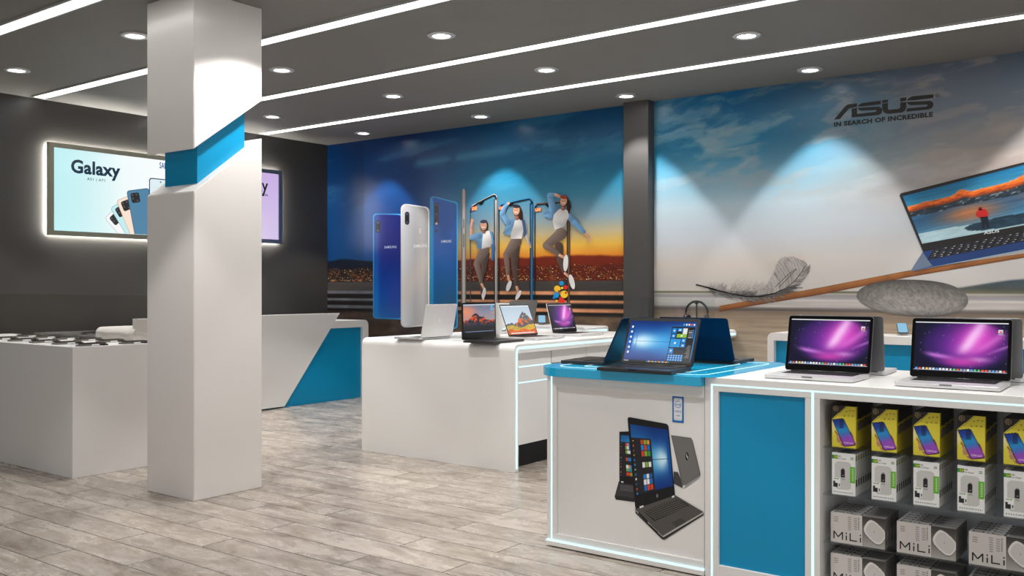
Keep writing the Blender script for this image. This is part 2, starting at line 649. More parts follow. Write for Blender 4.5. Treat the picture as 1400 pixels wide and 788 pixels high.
def wp(layer):
    y = YM - .0006 * layer
    return lambda X, Z: (X, y, Z)


def wpx(layer):
    y = YM - .0006 * layer
    def f(px, py):
        X, Z = W(px, py)
        return (X, y, Z)
    return f


MX0, MX1 = XL + .002, -4.462


def mural_city(u, v):
    X = MX0 + u * (MX1 - MX0)
    Z = v * 2.998
    r = (X - MX0) / (MX1 - MX0)
    t = (Z - 1.5) / 1.5
    left = ramp(t, [(0, (22, 70, 122)), (.12, (14, 66, 124)), (.4, (6, 62, 122)), (1, (2, 46, 98))])
    right = ramp(t, [(0, (214, 110, 44)), (.05, (234, 146, 48)), (.12, (236, 186, 78)), (.2, (196, 180, 140)), (.3, (132, 158, 172)), (.45, (66, 134, 164)), (.6, (20, 110, 146)), (.75, (4, 92, 134)), (1, (2, 70, 116))])
    k = sstep(.3, .62, r + .06 * (fbm(X * 2, Z * 3, 3) - .5))[:, None]
    C = left * (1 - k) + right * k
    cl = fbm(X * 1.1 + 3, Z * 5 - X * .55, 11)
    C = mixc(C, (120, 168, 196), sstep(.54, .8, cl) * .3 * sstep(1.9, 2.5, Z))
    C = mixc(C, (96, 150, 182), np.exp(-((Z - 2.66 - .035 * (X + 7)) / .05) ** 2) * sstep(.35, .65, fbm(X * 3, Z * 6, 13)) * .5 * sstep(-7.9, -7.2, X))
    # end strip by the dark wall: missing downlight put in as darker print
    C = np.where((X < -8.05)[:, None], C * .86, C)
    # hills
    hz = 1.53 + .05 * fbm(X * 2.2, X * 0 + 2, 21) + .045 * np.exp(-((X + 8.3) / .35) ** 2) + .03 * np.exp(-((X + 5.2) / .4) ** 2)
    hill = np.stack([14 + 104 * k[:, 0], 22 + 18 * k[:, 0], 36 - 12 * k[:, 0]], 1)
    a = sstep(.012, -.012, Z - hz)
    C = C * (1 - a[:, None]) + hill * a[:, None]
    # town
    band = sstep(1.5, 1.46, Z) * sstep(1.31, 1.33, Z)
    base = np.stack([30 + 62 * k[:, 0], 26 + 6 * k[:, 0], 30 - 8 * k[:, 0]], 1)
    C = C * (1 - band[:, None]) + base * band[:, None]
    C = mixc(C, (140, 70, 34), band * sstep(.55, .8, fbm(X * 14, Z * 30, 5)) * .7)
    # parapet, benches, paving
    low = Z < 1.325
    par = ramp(Z, [(.93, (24, 22, 22)), (1.0, (46, 42, 40)), (1.02, (44, 40, 38)), (1.32, (74, 70, 68))])
    par = par * (0.86 + .28 * fbm(X * 3, Z * 14, 33))[:, None]
    C = np.where(low[:, None], par, C)
    rail = np.zeros_like(Z)
    for zc in (1.197, 1.112, 1.024):
        rail = np.maximum(rail, sstep(.019, .012, abs(Z - zc)))
        C = mixc(C, (22, 21, 22), sstep(.04, .015, abs(Z - zc + .045)) * low * .8)
    rc = np.stack([96 + 120 * k[:, 0], 98 + 50 * k[:, 0], 104 + 2 * k[:, 0]], 1) * (.8 + .4 * fbm(X * 8, Z * 4, 9))[:, None]
    C = C * (1 - rail[:, None]) + rc * rail[:, None]
    g = sstep(.985, .95, Z)
    pav = np.stack([66 + 40 * k[:, 0], 54 + 30 * k[:, 0], 46 + 18 * k[:, 0]], 1) * (.6 + .8 * fbm(X * 7, Z * 22, 17))[:, None]
    return C * (1 - g[:, None]) + pav * g[:, None]


mural_a = thing('wall_mural', 'printed wall mural of giant phones, three jumping women and a city at sunset', 'wall mural', (MX0, YM, 0))
mural_a.location = (0, 0, 0)
P = Paint()
P.grid((MX0, YM, .001), (MX1 - MX0, 0, 0), (0, 0, 2.998), 420, 260, mural_city)
P.obj('printed_backdrop', M['print'], mural_a)
P = Paint()
for k in range(1150):           # town lights
    X = random.uniform(MX0 + .02, MX1 - .02)
    zt = 1.335 + .15 * random.random() ** 1.7
    r = random.uniform(.002, .0065) * (1.25 if zt < 1.38 else 1)
    br = random.random()
    rr = (X - MX0) / (MX1 - MX0)
    c = random.choice([(255, 196, 96), (255, 226, 160), (255, 170, 70), (255, 240, 210), (240, 120, 60)])
    c = np.array(c) * (.45 + .55 * br)
    f = wp(1)
    P.add([f(X - r, zt - r * .6), f(X + r, zt - r * .6), f(X + r, zt + r * .6), f(X - r, zt + r * .6)], [(0, 1, 2, 3)], c)
P.obj('printed_town_lights', M['print'], mural_a)


# --- printed phones (backs)
def phone_back(name, corners, r, colf, lens, txt, layer, rim):
    """corners: TL TR BR BL in photo pixels; the long side edges are true verticals of the print"""
    P = Paint()
    f = wpx(layer)
    (x0, yt0), (x1, yt1), (_, yb1), (_, yb0) = corners
    def outline(grow):
        out = []
        def arc(cx, cy, a0, a1):
            for i in range(7):
                a = math.radians(a0 + (a1 - a0) * i / 6)
                out.append((cx + r * math.cos(a), cy - r * math.sin(a)))
        g = grow
        arc(x0 - g + r, yt0 - g + r, 180, 90); arc(x1 + g - r, yt1 - g + r, 90, 0)
        arc(x1 + g - r, yb1 + g - r, 0, -90); arc(x0 - g + r, yb0 + g - r, -90, -180)
        return out
    P.convex(f, outline(0), 24, 50, lambda a, b: np.tile(np.array(rim, float), (len(a), 1)) * (.75 + .5 * np.abs(a - .3))[:, None])
    f2 = wpx(layer + .4)
    P.convex(f2, outline(-1.6), 24, 60, lambda a, b: colf(a, 1 - b))
    f3 = wpx(layer + .8)
    for (lx, ly, lw, lh, n) in lens:
        rr = lw / 2
        o = []
        for i in range(9):
            a = math.radians(180 - 180 * i / 8); o.append((lx + rr * math.cos(a), ly - lh / 2 + rr - rr * math.sin(a)))
        for i in range(9):
            a = math.radians(-180 * i / 8); o.append((lx + rr * math.cos(a), ly + lh / 2 - rr - rr * math.sin(a)))
        P.poly([f3(*p) for p in o], (16, 18, 24))
        f4 = wpx(layer + 1.2)
        for k in range(n):
            cy = ly - lh / 2 + rr + (lh - 2 * rr) * (k / max(1, n - 1))
            P.poly([f4(lx + rr * .6 * math.cos(q * PI / 6), cy + rr * .6 * math.sin(q * PI / 6)) for q in range(12)], (58, 66, 84) if k < n - 1 or n < 3 else (180, 190, 200))
    f4 = wpx(layer + .8)
    (tx, ty, tw, th, tcol) = txt
    X0, Z0 = W(tx, ty + th)
    X1, Z1 = W(tx + tw, ty)
    g = wp(layer + .9)
    P.text(g, 'SAMSUNG', X0, Z0, X1 - X0, abs(Z1 - Z0) * .9, tcol, .012, 1.06)
    return P.obj(name, M['print'], mural_a)


def col_dkblue(a, b):
    C = ramp(b, [(0, (24, 96, 170)), (.25, (14, 70, 158)), (.6, (10, 34, 124)), (1, (10, 28, 110))])
    C = mixc(C, (20, 140, 210), np.exp(-((a - .08) / .1) ** 2) * .55 * (1 - b * .5))
    return mixc(C, (90, 60, 170), np.exp(-((a - .75) / .25) ** 2 - ((b - .2) / .2) ** 2) * .35)


def col_silver(a, b):
    C = ramp(a, [(0, (226, 228, 232)), (.2, (214, 215, 219)), (.5, (190, 190, 194)), (.8, (204, 202, 200)), (1, (176, 174, 174))])
    C = mixc(C, (236, 222, 205), np.exp(-((b - .25 - .3 * a) / .12) ** 2) * .4)
    return mixc(C, (140, 142, 148), sstep(.5, 1, b) * .35)


def col_blue(a, b):
    C = ramp(b, [(0, (30, 96, 140)), (.3, (24, 92, 150)), (.6, (14, 84, 164)), (1, (10, 84, 170))])
    C = mixc(C, (40, 170, 220), np.exp(-((a - .04) / .05) ** 2) * .8)
    return mixc(C, (70, 90, 120), np.exp(-((a - .65) / .25) ** 2 - ((b - .16) / .14) ** 2) * .45)


phone_back('printed_phone', [(510, 292), (551, 292.5), (551, 437), (510, 436)], 5, col_dkblue, [(516.8, 310, 6.4, 17.5, 2)], (525.6, 335.6, 16.6, 4.3, (206, 222, 240)), 2, (60, 150, 215))['label'] = 'dark blue phone back'
phone_back('printed_phone', [(588, 268.5), (626, 275.5), (626, 450), (588, 450)], 5, col_blue, [(597, 293, 6, 32, 3), (596.5, 316, 3, 4, 1)], (603.2, 327.6, 14, 4.6, (220, 232, 240)), 4, (50, 160, 214))['label'] = 'bright blue phone back with triple camera'
phone_back('printed_phone', [(548.2, 279), (587.4, 282.5), (587.4, 446), (548.2, 448)], 7, col_silver, [(556.9, 298.6, 6.2, 18, 2)], (565.8, 333.3, 18.6, 5.6, (250, 250, 250)), 6, (236, 238, 240))['label'] = 'silver white phone back'
# fingerprint reader on the silver phone
P = Paint(); f = wpx(7.4)
P.poly([f(575 + 3.2 * math.cos(q * PI / 10) * 1.0, 316 + 6.2 * math.sin(q * PI / 10)) for q in range(20)], (168, 166, 166))
f = wpx(7.8)
P.poly([f(575 + 2.5 * math.cos(q * PI / 10) * 1.0, 316 + 5.5 * math.sin(q * PI / 10)) for q in range(20)], (202, 200, 198))
P.obj('printed_fingerprint_reader', M['print'], mural_a)


# --- printed phone seen edge-on, and the three front frames
def strip_px(P, f, pts, w, col0, col1=None):
    """polyline ribbon in photo pixels"""
    for (a, b) in zip(pts, pts[1:]):
        dx, dy = b[0] - a[0], b[1] - a[1]
        L = math.hypot(dx, dy) or 1
        nx, ny = -dy / L * w / 2, dx / L * w / 2
        ex, ey = dx / L * w * .25, dy / L * w * .25
        q = [(a[0] - nx - ex, a[1] - ny - ey), (b[0] - nx + ex, b[1] - ny + ey), (b[0] + nx + ex, b[1] + ny + ey), (a[0] + nx - ex, a[1] + ny - ey)]
        c1 = col1 if col1 else col0
        P.add([f(*p) for p in q], [(0, 1, 2, 3)], np.array([c1, c1, col0, col0], float))


P = Paint(); f = wpx(3)
P.convex(f, [(630.8, 262), (632, 259), (634, 258), (636, 259), (637.2, 262), (637.2, 436), (630.8, 436)], 8, 30,
         lambda a, b: ramp(a, [(0, (70, 66, 66)), (.25, (150, 146, 142)), (.55, (196, 190, 184)), (.8, (150, 144, 138)), (1, (90, 86, 84))]))
f = wpx(3.5)
for (ya, yb) in ((300, 312), (320, 338)):
    strip_px(P, f, [(634.2, ya), (634.2, yb)], 1.4, (110, 106, 104))
P.obj('printed_phone', M['print'], mural_a)['label'] = 'grey phone seen edge-on'


def phone_frame(layer, left, tl, notch, tr, right, bot, edgew, col_in, col_edge, live, faceplate):
    P = Paint()
    f = wpx(layer)
    # faint display tint just inside the frame
    f2 = wpx(layer + .4)
    top = [(left, tl + 8), (left + 1, tl + 2.5), (left + 4, tl)]
    n0 = notch
    slope = (tr - tl) / (right - left)
    yl = lambda x: tl + slope * (x - left)
    top += [(n0 - 3.5, yl(n0 - 3.5)), (n0 - 2, yl(n0) + 3), (n0, yl(n0) + 4), (n0 + 2, yl(n0) + 3), (n0 + 3.5, yl(n0 + 3.5)), (right - 4, yl(right - 4)), (right - 1, tr + 2.5), (right, tr + 8)]
    strip_px(P, f2, [(left, bot), (left, tl + 8)], 1.3, col_in)
    strip_px(P, f2, top, 1.7, (22, 24, 30))
    strip_px(P, f2, [(right - edgew * .5 - .4, tr + 7), (right - edgew * .5 - .4, bot)], 1.3, (22, 24, 30))
    P.poly([f2(n0 - 3.5, yl(n0 - 3.5) - .5), f2(n0 - 2, yl(n0) + 3), f2(n0, yl(n0) + 4), f2(n0 + 2, yl(n0) + 3), f2(n0 + 3.5, yl(n0 + 3.5) - .5)], (20, 22, 28))
    strip_px(P, f2, [(right + edgew * .1, tr + 5), (right + edgew * .1, bot)], edgew, col_edge, tuple(c * .62 for c in col_edge))
    strip_px(P, f2, [(left + 2, tl - 1.2), (right - 3, yl(right - 3) - 1.2), (right, tr + 1.5), (right + edgew * .4, tr + 6)], 1.2, col_edge)
    f3 = wpx(layer + .8)
    (lx, ly, lw, lh) = live
    q = [(lx, ly + lh * .25), (lx + lw, ly), (lx + lw, ly + lh * .8), (lx, ly + lh * 1.05)]
    P.poly([f3(*p) for p in q], (236, 76, 56))
    X0, Z0 = W(lx + lw * .08, ly + lh * .95)
    X1, Z1 = W(lx + lw * .95, ly + lh * .2)
    P.text(wp(layer + 1.2), 'LIVE', X0, Z0, X1 - X0, Z1 - Z0, (255, 226, 150), .02)
    o = P.obj('printed_phone', M['print'], mural_a)
    o['label'] = faceplate
    return o


phone_frame(9, 643.6, 282.5, 658, 265.5, 678.6, 436, 3.4, (70, 74, 80), (196, 192, 188), (645.2, 281.5, 7.6, 6.8), 'silver framed phone front, left')
phone_frame(9, 682.5, 281, 698.5, 271.5, 727.3, 436, 3, (30, 34, 44), (46, 134, 196), (682.5, 281.6, 7.2, 5.4), 'blue framed phone front, middle')
phone_frame(9, 731.5, 280, 750, 276.5, 777.8, 436, 3, (30, 34, 44), (120, 88, 70), (731.8, 284, 8.4, 5.6), 'dark framed phone front, right')


# --- printed people
def person(name, ox, oy, sc, parts, layer, label):
    P = Paint()
    fpx = lambda l: (lambda x, y: wpx(l)(x / sc + ox, y / sc + oy))
    l = layer
    for pt in parts:
        l += .25
        f = fpx(l)
        if pt[0] == 'limb':
            _, chain, col = pt
            for (x0, y0, r0), (x1, y1, r1) in zip(chain, chain[1:]):
                l += .2
                f = fpx(l)
                d = math.atan2(y1 - y0, x1 - x0)
                o = []
                for i in range(9):
                    a = d + PI / 2 + PI * i / 8; o.append((x0 + r0 * math.cos(a), y0 + r0 * math.sin(a)))
                for i in range(9):
                    a = d - PI / 2 + PI * i / 8; o.append((x1 + r1 * math.cos(a), y1 + r1 * math.sin(a)))
                cc = np.array([np.array(col, float) * (.78 + .4 * (0.5 + 0.5 * math.cos(d + PI / 2 + PI * (i % 9) / 8 + (0 if i < 9 else PI) - 3.6))) for i in range(18)])
                cx, cy = (x0 + x1) / 2, (y0 + y1) / 2
                P.add([f(*p) for p in o] + [f(cx, cy)], [(i, (i + 1) % 18, 18) for i in range(18)], np.vstack([cc, np.array(col, float)[None]]))
        elif pt[0] == 'poly':
            jit = random.Random(len(pt[1]) + int(pt[1][0][0]))
            P.poly([f(*p) for p in pt[1]], np.array([np.array(pt[2], float) * jit.uniform(.78, 1.14) for _ in pt[1]]))
        elif pt[0] == 'oval':
            _, cx, cy, rx, ry, tilt, col = pt
            o = []
            for i in range(20):
                a = 2 * PI * i / 20
                x, y = rx * math.cos(a), ry * math.sin(a)
                o.append(f(cx + x * math.cos(tilt) - y * math.sin(tilt), cy + x * math.sin(tilt) + y * math.cos(tilt)))
            P.poly(o, col)
    o = P.obj(name, M['print'], mural_a)
    o['label'] = label
    return o


SKIN, SKD, DEN, DEND, SHIRT, TRO, TROD, HAIR, SHOE = (214, 160, 130), (160, 104, 84), (110, 156, 196), (66, 104, 148), (232, 228, 226), (122, 104, 96), (84, 68, 62), (48, 28, 24), (226, 224, 224)


def face(cx, cy, r, tilt, cap):
    return [('oval', cx + r * .15, cy + r * .1, r * 1.02, r * 1.32, tilt, HAIR), ('oval', cx, cy + r * .1, r * .8, r * 1.12, tilt, SKIN),
            ('oval', cx + r * .05, cy - r * .86, r * .86, r * .44, tilt, cap),
            ('oval', cx - r * .34, cy - r * .02, r * .12, r * .07, tilt, (84, 52, 44)), ('oval', cx + r * .3, cy - r * .04, r * .12, r * .07, tilt, (84, 52, 44)),
            ('oval', cx - r * .02, cy + r * .26, r * .1, r * .16, tilt, SKD),
            ('oval', cx, cy + r * .58, r * .34, r * .17, tilt, (250, 244, 240)), ('oval', cx, cy + r * .72, r * .3, r * .07, tilt, (176, 70, 66))]


# woman inside the silver phone
person('printed_person', 630, 255, 4.64, [
    ('limb', [(160, 430, 26), (150, 520, 17), (132, 600, 11), (138, 690, 8)], TROD),
    ('oval', 143, 700, 8, 22, -.15, SHOE),
    ('limb', [(150, 410, 33), (104, 494, 21)], TRO), ('limb', [(104, 494, 20), (136, 622, 10)], TRO),
    ('limb', [(137, 622, 8), (150, 648, 8)], SKIN), ('oval', 151, 676, 11, 34, .12, SHOE),
    ('limb', [(196, 300, 13), (210, 390, 13), (206, 460, 10)], DEND),
    ('poly', [(138, 296), (160, 286), (192, 280), (208, 350), (190, 384), (134, 398), (126, 350)], SHIRT),
    ('poly', [(70, 305), (100, 296), (146, 292), (140, 340), (136, 396), (108, 398), (100, 350), (64, 338)], DEN),
    ('poly', [(184, 278), (200, 288), (214, 350), (206, 380), (196, 330)], DEN),
    ('limb', [(74, 322, 13), (70, 260, 9), (76, 222, 8)], SKIN), ('oval', 76, 216, 10, 12, 0, SKIN),
    ('limb', [(118, 316, 20), (74, 324, 17)], DEN),
    ('limb', [(152, 290, 11), (150, 270, 11)], SKD)] + face(148, 246, 26, -.1, (54, 62, 84)), 12, 'woman in denim jacket and grey trousers, left')
# woman inside the blue phone
person('printed_person', 630, 255, 4.64, [
    ('limb', [(345, 370, 32), (345, 520, 19), (358, 640, 10)], TROD), ('limb', [(358, 640, 9), (366, 664, 9)], SKIN),
    ('oval', 368, 690, 12, 34, .5, SHOE),
    ('limb', [(352, 350, 34), (292, 436, 22)], TRO), ('limb', [(292, 436, 20), (304, 570, 11)], TRO),
    ('limb', [(304, 570, 8), (312, 600, 8)], SKIN), ('oval', 308, 632, 14, 36, .35, SHOE),
    ('limb', [(402, 232, 15), (414, 300, 12), (440, 368, 8)], (190, 180, 178)), ('oval', 443, 380, 8, 12, -.4, SKIN),
    ('poly', [(334, 222), (362, 210), (398, 208), (402, 260), (390, 332), (320, 334), (322, 280)], SHIRT),
    ('poly', [(300, 216), (350, 204), (338, 250), (316, 312), (270, 300), (286, 262)], DEN),
    ('poly', [(388, 206), (412, 216), (422, 300), (404, 330), (398, 260)], DEND),
    ('limb', [(302, 228, 20), (266, 172, 17)], DEN), ('limb', [(266, 172, 16), (284, 128, 12), (300, 114, 9)], DEN), ('oval', 306, 108, 9, 9, 0, SKIN),
    ('limb', [(374, 150, 16), (378, 186, 15), (388, 206, 10)], HAIR),
    ('limb', [(360, 204, 11), (358, 184, 12)], SKD)] + face(356, 150, 27, .08, (44, 40, 52)), 12, 'woman in denim jacket and grey trousers, middle')
# woman leaping out of the right phone
person('printed_person', 720, 255, 4.64, [
    ('limb', [(208, 380, 26), (214, 470, 20), (244, 552, 11)], TROD), ('limb', [(246, 552, 8), (268, 572, 8)], SKIN), ('oval', 290, 606, 16, 48, -.25, SHOE),
    ('limb', [(222, 300, 36), (128, 374, 24)], TRO), ('limb', [(128, 376, 23), (214, 438, 12)], TRO),
    ('limb', [(214, 438, 9), (238, 450, 9)], SKIN), ('oval', 251, 486, 16, 54, .06, SHOE),
    ('limb', [(372, 292, 9), (396, 322, 7)], SKIN), ('oval', 398, 340, 8, 18, .1, SKIN),
    ('limb', [(272, 190, 18), (310, 232, 20), (366, 288, 13)], DEN),
    ('poly', [(180, 166), (212, 142), (262, 150), (272, 190), (246, 254), (182, 276), (168, 220)], SHIRT),
    ('poly', [(150, 136), (200, 122), (218, 140), (184, 166), (166, 206), (112, 190), (110, 172)], DEN),
    ('limb', [(172, 150, 24), (152, 62, 19)], DEN), ('limb', [(152, 58, 18), (190, 54, 12)], DEN), ('limb', [(190, 54, 10), (216, 66, 9)], SKIN),
    ('limb', [(262, 100, 16), (274, 130, 12), (270, 150, 9)], HAIR),
    ('limb', [(236, 142, 12), (238, 126, 12)], SKD)] + face(238, 92, 27, .16, (150, 62, 40)), 12, 'woman in denim jacket leaping out of the phone, right')

# --- reaction bubbles drawn below the leaping woman
P = Paint()
for (x, y, r, c) in ((225, 615, 15, (40, 150, 214)), (198, 650, 21, (250, 200, 50)), (250, 640, 14, (226, 50, 44)), (242, 685, 24, (250, 206, 60)), (192, 690, 18, (40, 150, 214)),
                     (228, 645, 8, (240, 220, 90)), (178, 706, 9, (30, 130, 200)), (218, 708, 8, (226, 50, 44)), (225, 728, 20, (226, 54, 40)), (194, 726, 7, (250, 206, 60)),
                     (208, 664, 5, (150, 70, 20)), (252, 676, 7, (226, 50, 44)), (236, 676, 6, (226, 50, 44))):
    f = wpx(17 + .0)
    f = wpx(17 + (x + y) % 7 * .2)
    P.poly([f((x + r * math.cos(q * PI / 8)) / 4.64 + 720, (y + r * math.sin(q * PI / 8)) / 4.64 + 255) for q in range(16)], c)
P.obj('printed_reaction_bubbles', M['print'], mural_a)
P = Paint()
for (x, y, r, c) in ((706, 413.5, 2.2, (40, 150, 214)), (712, 416, 2.2, (40, 150, 214)), (715.5, 413.5, 2, (226, 60, 44))):
    f = wpx(18.6)
    P.poly([f(x + r * math.cos(q * PI / 8), y + r * math.sin(q * PI / 8)) for q in range(16)], c)
P.obj('printed_reaction_bubbles', M['print'], mural_a)

# ------------------------------------------------ second mural
NX0, NX1 = -4.193, XR - .002


def mural_shore(u, v):
    X = NX0 + u * (NX1 - NX0)
    Z = v * 2.998
    t = (Z - 1.25) / 1.75
    r = np.clip((X - NX0) / 3.1, 0, 1)
    left = ramp(t, [(0, (206, 200, 194)), (.12, (216, 206, 198)), (.25, (206, 212, 220)), (.42, (186, 208, 220)), (.58, (112, 166, 192)), (.76, (16, 112, 156)), (1, (8, 96, 152))])
    right = ramp(t, [(0, (206, 202, 198)), (.15, (214, 210, 208)), (.32, (190, 198, 206)), (.45, (170, 160, 156)), (.6, (158, 148, 142)), (.8, (120, 128, 138)), (1, (92, 104, 120))])
    k = sstep(.25, .85, r + .3 * (fbm(X * .9, Z * 2.2, 4) - .5) + .1 * (Z > 2.3) * (Z - 2.3))[:, None]
    C = left * (1 - k) + right * k
    wx = fbm(X * 1.4, Z * 2.5, 43) * 1.1
    n = fbm(X * 1.2 + wx, Z * 4.6 - X * .45 + wx, 41, 7)
    n2 = fbm(X * 2.6 + wx, Z * 11 - X * .9 + wx * 2, 47, 7)
    C = mixc(C, (214, 210, 208), sstep(.5, .68, n) * .42 * sstep(1.5, 2.0, Z) * (1 - .45 * r))
    C = mixc(C, (196, 206, 212), sstep(.56, .72, n2) * .3 * sstep(1.75, 2.1, Z) * (1 - r))
    C = mixc(C, (172, 158, 150), sstep(.52, .66, n2) * .55 * r * sstep(1.9, 2.2, Z))
    C = mixc(C, (150, 138, 134), sstep(.55, .75, n2) * .35 * r * sstep(1.9, 2.3, Z))
    C = mixc(C, (70, 92, 118), sstep(.5, .3, n) * .2 * sstep(2.0, 2.5, Z))
    C = mixc(C, (236, 200, 176), sstep(.62, .8, n2) * .5 * sstep(1.7, 1.45, Z) * (1 - r * .6))
    # far shore, water, sand
    sh = sstep(.012, .004, abs(Z - 1.214))
    C = np.where((Z < 1.22)[:, None], ramp(Z, [(1.04, (128, 112, 98)), (1.058, (96, 88, 84)), (1.075, (122, 116, 112)), (1.09, (196, 190, 184)), (1.15, (206, 200, 196)), (1.168, (158, 156, 160)), (1.185, (150, 146, 146)), (1.2, (186, 180, 172)), (1.22, (124, 122, 100))]), C)
    st_ = fbm(X * 1.3, Z * 70, 51)
    C = np.where((Z < 1.22)[:, None], C * (.86 + .28 * st_)[:, None], C)
    C = mixc(C, (104, 104, 74), sh * .75)
    sand = Z < 1.045
    sc_ = ramp(Z, [(.3, (196, 178, 156)), (.75, (192, 172, 150)), (.95, (170, 150, 128)), (1.045, (132, 116, 100))]) * (.84 + .32 * fbm(X * 3, Z * 60, 53))[:, None]
    C = np.where(sand[:, None], sc_, C)
    # headland on the right
    hz = 1.2 + .12 * sstep(-1.9, -1.15, X) + .012 * np.sin(X * 6)
    hm = sstep(.009, -.009, Z - hz) * (Z > 1.21) * sstep(-1.95, -1.75, X)
    hc = ramp(Z, [(1.2, (130, 122, 90)), (1.24, (86, 92, 88)), (1.3, (70, 84, 96)), (1.34, (84, 98, 112))]) * (.85 + .3 * fbm(X * 6, Z * 30, 57))[:, None]
    return C * (1 - hm[:, None]) + hc * hm[:, None]


mural_b = thing('wall_mural', 'wall mural of a laptop balanced on a plank over a stone under clouds', 'wall mural', (0, 0, 0))
P = Paint()
P.grid((NX0, YM, .001), (NX1 - NX0, 0, 0), (0, 0, 2.998), 680, 330, mural_shore)
P.obj('printed_backdrop', M['print'], mural_b)
# plank
P = Paint(); f = wpx(2)
x2 = 1620
pl = lambda x: 418.5 + (x - 984) * (391.6 - 418.5) / (1130 - 984) if x < 1130 else (391.6 + (x - 1130) * (369.7 - 391.6) / (1244 - 1130) if x < 1244 else 369.7 + (x - 1244) * (346.5 - 369.7) / (1400 - 1244))
xs = np.concatenate([np.linspace(983.5, 1400, 50), np.linspace(1410, x2, 12)])
V, F, Cc = [], [], []
for i, x in enumerate(xs):
    y = pl(x)
    th = np.interp(x, [984, 1130, 1244, 1400, 1620], [7.5, 10.0, 9, 6, 6])
    n = .85 + .3 * float(fbm(np.array([x * .08]), np.array([3.0]), 5)[0])
    for (dy, c) in ((0, (150, 100, 56)), (th * .25, (164, 106, 58)), (th * .8, (140, 84, 44)), (th, (96, 58, 32))):
        V.append(f(x, y + dy)); Cc.append(np.array(c) * n)
    if i:
        for k in range(3):
            a = (i - 1) * 4 + k
            F.append((a, a + 1, a + 5, a + 4))
P.add(V, F, np.array(Cc))
P.obj('printed_plank', M['print'], mural_b)
# stone
P = Paint(); f = wpx(4)
so = []
for q in range(48):
    a = 2 * PI * q / 48
    x, y = 76.5 * math.cos(a), -25 * math.sin(a) * (1 + .08 * math.cos(a))
    x = math.copysign(76.5 * abs(math.cos(a)) ** .86, x)
    ti = .05
    so.append((1247.5 + x * math.cos(ti) - y * math.sin(ti), 407.6 + x * math.sin(ti) + y * math.cos(ti)))


def stone_col(a, b):
    b = 1 - b
    C = ramp(b, [(0, (78, 76, 76)), (.06, (120, 116, 114)), (.2, (160, 155, 150)), (.5, (150, 145, 140)), (.8, (120, 116, 112)), (1, (84, 80, 78))])
    n = fbm(a * 60, b * 20, 61)
    n2 = fbm(a * 14, b * 5, 62)
    C = C * (.66 + .5 * n + .18 * n2)[:, None]
    return C * (.72 + .28 * np.sin(np.clip(a, 0, 1) * PI) ** .5)[:, None]


P.convex(f, so, 110, 44, stone_col)
P.obj('printed_stone', M['print'], mural_b)
# feather
P = Paint()
QU = [(952, 389.5), (966, 393), (980, 397), (1000, 402), (1020, 405.5), (1040, 405.5), (1060, 401), (1075, 394), (1086, 385), (1095, 374), (1101, 364)]


def quill(t):
    t = t * (len(QU) - 1)
    i = min(int(t), len(QU) - 2)
    k = t - i
    return (QU[i][0] + (QU[i + 1][0] - QU[i][0]) * k, QU[i][1] + (QU[i + 1][1] - QU[i][1]) * k)


rnd = random.Random(3)


def lerp_path(Q, k):
    k = min(max(k, 0), 1) * (len(Q) - 1)
    i = min(int(k), len(Q) - 2)
    return (Q[i][0] + (Q[i + 1][0] - Q[i][0]) * (k - i), Q[i][1] + (Q[i + 1][1] - Q[i][1]) * (k - i))


def barb(S, E, bow, w, c, lay):
    mx, my = (S[0] + E[0]) / 2 + bow, (S[1] + E[1]) / 2 + abs(bow) * .4
    pts = []
    for j in range(6):
        t = j / 5
        pts.append(((1 - t) ** 2 * S[0] + 2 * t * (1 - t) * mx + t * t * E[0], (1 - t) ** 2 * S[1] + 2 * t * (1 - t) * my + t * t * E[1]))
    strip_px(P, wpx(lay), pts, w, c)


UP = [(1036, 399), (1048, 390), (1057, 376), (1062, 362), (1069, 353.5), (1080, 351.5), (1091, 354), (1100, 358)]
RT = [(1062, 402), (1080, 397.5), (1092, 390), (1101, 380), (1106.5, 371), (1108, 362)]
for k in range(620):                      # soft upright plume
    q = rnd.random()
    S = quill(.46 + .52 * q)
    E = lerp_path(UP, q + rnd.uniform(-.06, .06))
    m = rnd.uniform(.72, 1.06)
    E = (S[0] + (E[0] - S[0]) * m, S[1] + (E[1] - S[1]) * m)
    g_ = rnd.choice([206, 196, 186, 174, 160, 190, 150])
    barb(S, E, 5 + 3 * q, rnd.uniform(.5, .95), (g_, g_ - 6, g_ - 10), 6 + (k % 80) * .008)
for k in range(300):                      # shorter vane on the outer side
    q = rnd.random()
    S = quill(.6 + .38 * q)
    E = lerp_path(RT, q + rnd.uniform(-.05, .05))
    m = rnd.uniform(.7, 1.04)
    E = (S[0] + (E[0] - S[0]) * m, S[1] + (E[1] - S[1]) * m)
    g_ = rnd.choice([196, 178, 160, 144, 130, 112])
    barb(S, E, 4, rnd.uniform(.5, .9), (g_, g_ - 5, g_ - 8), 6 + (k % 80) * .008)
for k in range(150):                      # loose down along the quill
    t = rnd.uniform(.1, .6)
    S = quill(t)
    L_ = rnd.uniform(5, 24) * min(1, t * 3)
    a_ = math.radians(rnd.uniform(38, 80) if rnd.random() < .75 else rnd.uniform(100, 150))
    g_ = rnd.choice([186, 172, 158, 146])
    barb(S, (S[0] + L_ * math.cos(a_), S[1] - L_ * math.sin(a_)), rnd.uniform(-2, 2), .42, (g_, g_ - 6, g_ - 9), 6 + (k % 40) * .01)
for k in range(170):                      # trailing down below the quill
    t = rnd.uniform(.12, .62)
    S = quill(t)
    L_ = rnd.uniform(6, 17)
    a_ = math.radians(rnd.uniform(-62, -18))
    g_ = rnd.choice([150, 136, 120, 106, 92])
    barb(S, (S[0] + L_ * math.cos(a_), S[1] - L_ * math.sin(a_) * .8), -2, .55, (g_, g_ - 4, g_ - 6), 6 + (k % 40) * .01)
